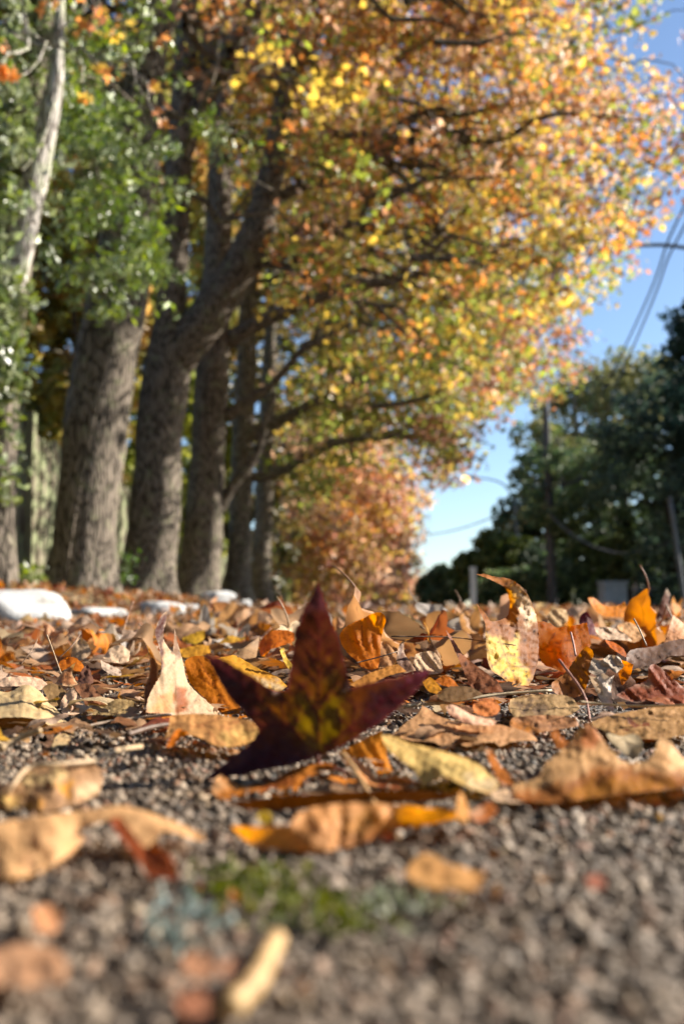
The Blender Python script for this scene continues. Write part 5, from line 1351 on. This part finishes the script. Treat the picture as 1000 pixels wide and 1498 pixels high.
weed('yellow green weed at the left edge behind the big rounded kerb stone', 6, 862, 8.6, 9, .30, [[.25, .32, .03], [.18, .26, .03]], 81)
weed('grey green weed at the foot of the fence left of the thickest trunk', 44, 860, 9.6, 9, .28, [[.24, .28, .12], [.2, .25, .08]], 82)
weed('small green sprig between the first two trunks', 172, 820, 11.6, 6, .55, [[.12, .22, .05], [.1, .18, .05]], 83)

# ------------------------------------------------------------------ old paling fence behind the row
fb = np.array([-3.45, 8.2, float(verge_z(-3.45, 8.2))])
fence = tag(empty('paling_fence', fb), 'weathered lichen stained paling fence running behind the tree trunks', 'fence')
a = Acc(); y = 8.2; r = np.random.RandomState(90)
while y < 30:
    wd = r.uniform(.13, .17); zb = float(verge_z(-3.45, y)) - .05; h = 1.85 + r.uniform(-.08, .06) + (.25 if y < 11 else 0)
    V, F = box(-3.46 + r.uniform(-.012, .012), -3.43 + r.uniform(-.012, .012), y, y + wd - .012, zb, zb + h); a.add(V, F); y += wd
V, F, _ = a.get(); child('palings', V, F, M['timber'], fence, smooth=False)
for zz in (.4, 1.45):
    V, F = tube(np.array([[-3.53, t, float(verge_z(-3.5, t)) + zz] for t in np.linspace(8.2, 30, 20)]), .045, 4); child('rail', V, F, M['timber'], fence, smooth=False)
for t in np.arange(8.6, 30, 2.7):
    zb = float(verge_z(-3.6, t)); V, F = box(-3.69, -3.58, t - .05, t + .05, zb - .2, zb + 1.9); child('fence_post', V, F, M['timber'], fence, smooth=False)


# ------------------------------------------------------------------ garden trees behind the fence
def bushy(label, px, pyb, Y, hpx, wpx, n, per, size, cols, seed, pos=None, cat='tree', name='garden_tree', mat='crown', depth=.8, trunkw=.12, group=None, bark='bark', base=.12, rad=None, trn=.45, tint=None, lowfill=True, lump=-.55):
    r = np.random.RandomState(seed)
    b = at(px, pyb, Y); b[2] = 0.
    if b[0] < -1.3: b[2] = float(verge_z(b[0], min(Y, 75)))
    b[2] -= .05
    top = at(px, pyb - hpx, Y); H = top[2] - b[2]; Wd = wpx / FPX * Y
    if pos: b = np.array([pos[0], pos[1], -.05]); H, Wd = pos[2], pos[3]
    root = tag(empty(name, b), label, cat, group)
    zc = b[2] + H * (base + 1) / 2; rz = H * (1 - base) / 2
    tp = spline([b, b + [r.normal(0, .03) * H, 0, H * .4], [b[0] + r.normal(0, .04) * H, b[1], b[2] + H * .86]], 16)
    V, F = bark_tube(tp, np.linspace(trunkw, trunkw * .25, 16), 14, .05, seed, .3); child('trunk', V, F, M[bark], root)
    k = n * 4
    d = r.normal(0, 1, (k, 3)); d *= (r.uniform(.1, 1, (k, 1)) ** .36) / np.linalg.norm(d, axis=1)[:, None]
    lu = waves(d[:, 0] * 3, d[:, 2] * 3 + d[:, 1] * 2, seed + 2, 1.5, 6)
    d = d * (1 + (.24 if mat == 'dark' else .13) * lu[:, None])
    p = (d * [Wd / 2, Wd / 2 * depth, rz] + [b[0], b[1], zc])[lu > lump][:n]
    c = np.array(cols)[r.randint(len(cols), size=len(p))] * (1 + .22 * waves(p[:, 0], p[:, 2], seed + 4, 1.2)[:, None]).clip(.5, 1.5)
    R_ = rad or Wd * (.10 if mat == 'dark' else .07)
    tw = Acc()
    for s_ in p[r.permutation(len(p))[:46]]: tw.add(*twig_to(s_, tp[4:], r, trunkw * .12)[0])
    V, F, _ = tw.get(); child('branches', V, F, M[bark], root)['kind'] = 'stuff'
    if mat == 'dark' and pos is None: per, size = int(per * 2.3), size * .58
    V, F, C = foliage(p, per, R_, size, c, r, (FOLD * 1.5, FOLDF), .7, .2, trn)
    child('crown', V, F, M[mat], root, col=C, smooth=False)
    return root, tp


OLV = [[.36, .31, .05], [.44, .34, .06], [.28, .30, .05], [.44, .27, .07], [.24, .24, .05]]
YGR = [[.38, .42, .05], [.44, .46, .06], [.28, .34, .04]]
G1 = 'garden trees behind the paling fence'
bushy('olive garden tree spreading behind the fence left of the thickest trunk', 60, 895, 15, 640, 330, 420, 26, .15, OLV, 101, group=G1)
bushy('yellow green garden tree showing between the first and second trunks', 196, 895, 19, 520, 190, 340, 26, .15, YGR, 102, group=G1)
bushy('yellow green garden tree showing between the second and third trunks', 275, 895, 25, 470, 120, 300, 26, .18, YGR, 103, group=G1)
bushy('low pinkish shrub at the far end of the bank below the gap of sky', 560, 892, 57, 46, 150, 200, 22, .2, [[.4, .25, .15], [.3, .26, .08], [.36, .18, .10]], 107, cat='shrub', name='garden_shrub', base=.0, trunkw=.05)
bushy('tall brown and green garden tree behind the top of the thickest trunk', 120, 895, 20, 1150, 420, 520, 24, .19, OLV + [[.4, .2, .05], [.12, .13, .03]], 104, group=G1, base=.35, trunkw=.25)
bushy('tall dim garden tree behind the forked limb', 300, 895, 30, 1000, 330, 460, 24, .24, OLV + [[.42, .22, .05]], 105, group=G1, base=.3, trunkw=.25)
bushy('dark garden shrub filling the gap behind the fourth trunk', 376, 893, 33, 600, 200, 460, 22, .2, [[.10, .09, .02], [.16, .12, .03], [.07, .08, .02]], 106, cat='shrub', name='garden_shrub', group=None, base=.02)

# ------------------------------------------------------------------ dark trees on the right
DK = (np.array([[.022, .034, .014], [.03, .044, .018], [.016, .026, .013], [.04, .05, .022]]) * 5.90 * np.array([1.12, 1.02, 1.25])).tolist()
DO = (np.array([[.05, .055, .022], [.07, .07, .03], [.035, .045, .018]]) * 5.01 * np.array([1.12, 1.02, 1.25])).tolist()
LG = [[.15, .18, .06], [.19, .22, .08], [.10, .13, .045]]
BLK = (np.array([[.014, .022, .014], [.02, .03, .017]]) * 5.07 * np.array([1.12, 1.02, 1.25])).tolist()
G2 = 'evergreen trees along the right side'
kw = dict(mat='dark', bark='bark_dark', group=G2, name='evergreen_tree', trn=.25)
bushy('very dark broad evergreen tree filling the right edge behind the leaning pole', 1000, 898, 34, 370, 250, 300, 18, .30, BLK, 111, trunkw=.4, base=.08, **kw)
bushy('dark evergreen tree with a bare lower trunk behind the grey gate pillar', 912, 898, 40, 275, 200, 280, 16, .33, DK, 112, trunkw=.42, base=.14, **kw)
bushy('dark evergreen tree behind the wooden power pole', 806, 897, 48, 296, 130, 210, 16, .36, DK + DO, 113, trunkw=.4, base=.04, **kw)
bushy('round sunlit light green tree left of the power pole', 716, 896, 46, 124, 110, 240, 18, .34, LG, 114, trunkw=.35, base=.05, **kw)
bushy('small dark green tree beside the low gap of sky, left of the pale post', 648, 896, 50, 64, 74, 300, 22, .42, DK + [[.06, .09, .03]], 115, trunkw=.25, base=.02, **kw)
bushy('dark bushy evergreen between the light green tree and the power pole', 782, 896, 50, 200, 80, 190, 16, .36, DK, 116, trunkw=.35, base=.03, **kw)
gum, gp = bushy('tall loose olive gum tree with pale branches against the sky', 905, 897, 55, 392, 200, 200, 15, .42, DO + [[.24, .24, .11]], 117, mat='dark', bark='bark_gum', group=G2, name='gum_tree', trn=.3, trunkw=.5, base=.50, rad=1.3)
for lp in ([(858, 690, 12), (846, 660, 10), (842, 620, 7), (838, 570, 4)], [(875, 725, 11), (862, 690, 12), (850, 662, 11)], [(905, 640, 9), (895, 600, 8), (890, 560, 5)], [(908, 700, 9), (930, 640, 7), (945, 570, 4)]):
    q, rr = pix_path(lp, 53.5, 14); V, F = tube(q, rr, 10); child('limb', V, F, M['bark_gum'], gum)
bushy('dark needle tree whose tips reach in at the right edge above the gum tree', 1076, 898, 26, 490, 190, 260, 24, .22, [[.03, .06, .055], [.045, .08, .07]], 118, trunkw=.3, base=.3, **kw)
bushy('low dark shrubbery mound behind the gate pillars', 930, 897, 45, 120, 260, 380, 22, .3, BLK + DK, 119, cat='shrub', name='evergreen_shrub', trunkw=.1, base=.0, mat='dark', bark='bark_dark', trn=.2)
bushy('dark undergrowth bush right of the pale post', 770, 896, 42, 62, 130, 260, 20, .28, DK, 120, cat='shrub', name='evergreen_shrub', trunkw=.1, base=.0, mat='dark', bark='bark_dark', trn=.2)
# ------------------------------------------------------------------ poles, lamps, wires
def arc(p0, p1, rise, n=20):
    t = np.linspace(0, 1, n)[:, None]
    return np.array(p0) * (1 - t) + np.array(p1) * t + np.array([0, 0, 1.]) * rise * np.sin(t * PI / 2) ** 1 * (1 - t) * 2


Yp = 40.
b = at(808, 890, Yp); b[2] = -.05; tp_ = at(797, 588, Yp)
pole = tag(empty('power_pole', b), 'wooden power pole with a cross arm standing in front of the dark trees', 'pole')
V, F = bark_tube(spline([b, (b + tp_) / 2, tp_], 16), np.linspace(.20, .13, 16), 16, .02, 3); child('shaft', V, F, M['pole'], pole)
a0, a1 = at(776, 714, Yp), at(862, 698, Yp)
V, F = tube(spline([a0 - [0, .2, 0], at(800, 713, Yp) - [0, .2, 0], at(830, 708, Yp) - [0, .2, 0], a1 - [0, .2, 0]], 10), .075, 8); child('cross_arm', V, F, M['pole'], pole)
ins = []
for px in (782, 820, 846):
    q = at(px, {782: 709, 820: 705, 846: 700}[px], Yp) - [0, .2, 0]
    P_ = np.array([q, q + [0, 0, .1], q + [0, 0, .2], q + [0, 0, .28]]); V, F = tube(P_, [.03, .06, .045, .02], 10); child('insulator', V, F, M['cement'], pole); ins.append(q + [0, 0, .26])


def lamp_post(label, base, top, head, lit, Yh):
    root = tag(empty('street_lamp', base), label, 'street lamp', 'street lamps along the road')
    V, F = tube(spline([base, (base + top) / 2, top], 12), np.linspace(.085, .055, 12), 14); child('post', V, F, M['galv'], root)
    dirv = head - top
    arm = spline([top - [0, 0, .12], top + dirv * .25 + [0, 0, .26 * abs(dirv[0]) ** .5], top + dirv * .6 + [0, 0, .22 * abs(dirv[0]) ** .5], head], 20)
    V, F = tube(arm, np.linspace(.042, .03, 20), 10); child('arm', V, F, M['galv'], root)
    d = (arm[-1] - arm[-2]); d /= np.linalg.norm(d)
    hp = np.array([head + d * t for t in (0, .06, .2, .34, .44)]); V, F = tube(hp, [.05, .085, .10, .085, .03], 14); hd = child('lamp_head', V, F, M['galv'], root)
    u = np.linspace(0, PI, 12); w_ = np.linspace(0, 2 * PI, 18, endpoint=False); U, W_ = np.meshgrid(u, w_, indexing='ij')
    rr_ = .19 if lit else .10
    c = head + d * .36 + [0, 0, -.10]
    V = np.stack([c[0] + rr_ * np.sin(U) * np.cos(W_), c[1] + rr_ * np.sin(U) * np.sin(W_), c[2] + rr_ * np.cos(U)], -1).reshape(-1, 3)
    idx = np.arange(12 * 18).reshape(12, 18); nx = np.roll(idx, -1, 1); Q = np.stack([idx[:-1], idx[1:], nx[1:], nx[:-1]], -1).reshape(-1, 4)
    child('lamp_globe', V, Q, M['lamp'] if lit else M['cement'], root)


Yl = 46.
lb = at(762, 890, Yl); lb[2] = -.05
lamp_post('street lamp with a glowing warm globe hanging in the gap of sky', lb, at(752, 728, Yl), at(692, 699, Yl), True, Yl)
Yn = 17.
nb = at(1092, 890, Yn); nb[2] = 0.
lamp_post('nearer street lamp whose curved dark arm reaches in from the right edge', nb, at(1078, 420, Yn), at(916, 360, Yn), False, Yn)

# near wires run from the cross arm overhead towards the right, to a pole beside the camera
nbp = np.array([3.7, -4.0, -.05])
npole = tag(empty('power_pole', nbp), 'near wooden power pole behind the camera that carries the two wires', 'pole')
V, F = bark_tube(np.array([nbp + [0, 0, h] for h in np.linspace(0, 8.2, 14)]), np.linspace(.2, .14, 14), 16, .02, 4); child('shaft', V, F, M['pole'], npole)
V, F = tube(np.array([nbp + [-1.0, -.2, 7.7], nbp + [1.0, -.2, 7.7]]), .07, 8); child('cross_arm', V, F, M['pole'], npole)
for q, e_, p1_, p2_, lab in [(ins[1], nbp + [-.1, -.2, 7.8], (931, 470, 20.3), (999, 304, 15.4), 'left one of the two power wires crossing the sky at the upper right'), (ins[2], nbp + [.3, -.2, 7.8], (941, 471, 20.3), (1003, 326, 15.4), 'right one of the two power wires crossing the sky at the upper right')]:
    path = spline(np.array([q, at(*p1_), at(*p2_), (at(*p2_) + e_) / 2 - [0, 0, .25], e_]), 60)
    V, F = tube(path, .02, 6); tag(mesh('power_wire', V, F, M['wire'], origin=q), lab, 'wire', 'overhead power wires')
q0, q1 = at(612, 782, 70), at(800, 716, 40)
t = np.linspace(0, 1, 40)[:, None]; V, F = tube(q0 * (1 - t) + q1 * t - np.array([0, 0, 1.]) * 4 * .5 * t * (1 - t), .035, 6)
tag(mesh('power_wire', V, F, M['wire'], origin=q0), 'faint power wire sagging across the low gap of sky', 'wire', 'overhead power wires')
q0, q1 = at(795, 742, 40), at(1060, 730, 30)
V, F = tube(q0 * (1 - t) + q1 * t - np.array([0, 0, 1.]) * 4 * 1.75 * t * (1 - t), .04, 6)
tag(mesh('power_wire', V, F, M['galv'], origin=q0), 'thick grey cable sagging in front of the dark trees', 'wire', 'overhead power wires')

# leaning pole at the right edge
b = at(1003, 893, 25); b[2] = -.05; t1_ = at(979, 730, 25)
lp_ = tag(empty('leaning_pole', b), 'slim grey steel pole leaning at the right edge before the very dark tree', 'pole')
V, F = tube(spline([b, (b + t1_) / 2, t1_], 8), .06, 12); child('shaft', V, F, M['galv'], lp_)
V, F = tube(np.array([t1_ - [0, 0, .03], t1_ + [0, 0, .02], t1_ + [0, 0, .06]]), [.075, .075, .02], 12); child('cap', V, F, M['galv'], lp_)

# pale marker post on the road edge
b = at(692, 893, 21); b[2] = .02; t1_ = at(690, 830, 21)
mp = tag(empty('marker_post', b), 'short pale grey marker post left of the curled leaf tip', 'post')
V, F = box(b[0] - .062, b[0] + .062, b[1] - .05, b[1] + .05, b[2] - .2, t1_[2] - .02); child('shaft', V, F, M['post'], mp, smooth=False)
V, F = box(b[0] - .07, b[0] + .07, b[1] - .058, b[1] + .058, t1_[2] - .022, t1_[2] + .012); child('cap', V, F, M['post'], mp, smooth=False)


# gate pillars and low wall under the right hand trees
def pillar(label, x0, x1, yt, Y):
    a_, b_ = at(x0, 893, Y), at(x1, yt, Y); w_ = b_[0] - a_[0]
    root = tag(empty('gate_pillar', ((a_[0] + b_[0]) / 2, Y + w_ / 2, -.05)), label, 'gate pillar', 'grey gate pillars on the right')
    V, F = box(a_[0], b_[0], Y, Y + w_, -.05, b_[2] - .09); child('shaft', V, F, M['cement'], root, smooth=False)
    V, F = box(a_[0] - .04, b_[0] + .04, Y - .04, Y + w_ + .04, b_[2] - .088, b_[2]); child('coping', V, F, M['cement'], root, smooth=False)


pillar('pale grey gate pillar, the wider of the pair under the dark trees', 884, 916, 850, 33)
pillar('dimmer narrow gate pillar right of the wider one', 934, 960, 858, 33.6)
a_, b_ = at(962, 893, 34), at(1100, 862, 34)
wl = tag(empty('garden_wall', (a_[0], 34.1, -.05)), 'low dark garden wall running off to the right edge', 'wall')
V, F = box(a_[0], b_[0], 34, 34.25, -.05, b_[2] - .08); child('wall_face', V, F, M['pole'], wl, smooth=False)
V, F = box(a_[0] - .02, b_[0], 33.96, 34.29, b_[2] - .078, b_[2]); child('coping', V, F, M['pole'], wl, smooth=False)

# unseen trees added beside and behind the camera to cut the skylight
G3 = 'unseen trees added to cut the skylight'
for lab, x_, y_, h_, w_, sd in (('unseen autumn tree beside the camera, added to cut the skylight', -5.2, .5, 11, 7.5, 140), ('unseen autumn tree behind the camera, kerb side, added to cut the skylight', -4.8, -6.5, 12, 8, 141), ('unseen garden tree far left of the camera, added to cut the skylight', -10.5, 4.5, 11, 7, 142),
                          ('unseen large tree behind the camera, mid road, added to cut the skylight', .5, -13, 13, 11, 143), ('unseen tree behind the camera, right hand side, added to cut the skylight', 8, -11, 12, 9, 144), ('unseen garden tree behind the camera, far left, added to cut the skylight', -11.5, -4, 12, 9, 145)):
    bushy(lab, 0, 0, 10, 0, 0, 330, 16, .34, (np.array(OLV) * .3).tolist() + DK, sd, pos=(x_, y_, h_, w_), group=G3, name='skylight_blocker_tree', base=.36 if sd == 140 else .1, trunkw=.3, rad=.9)
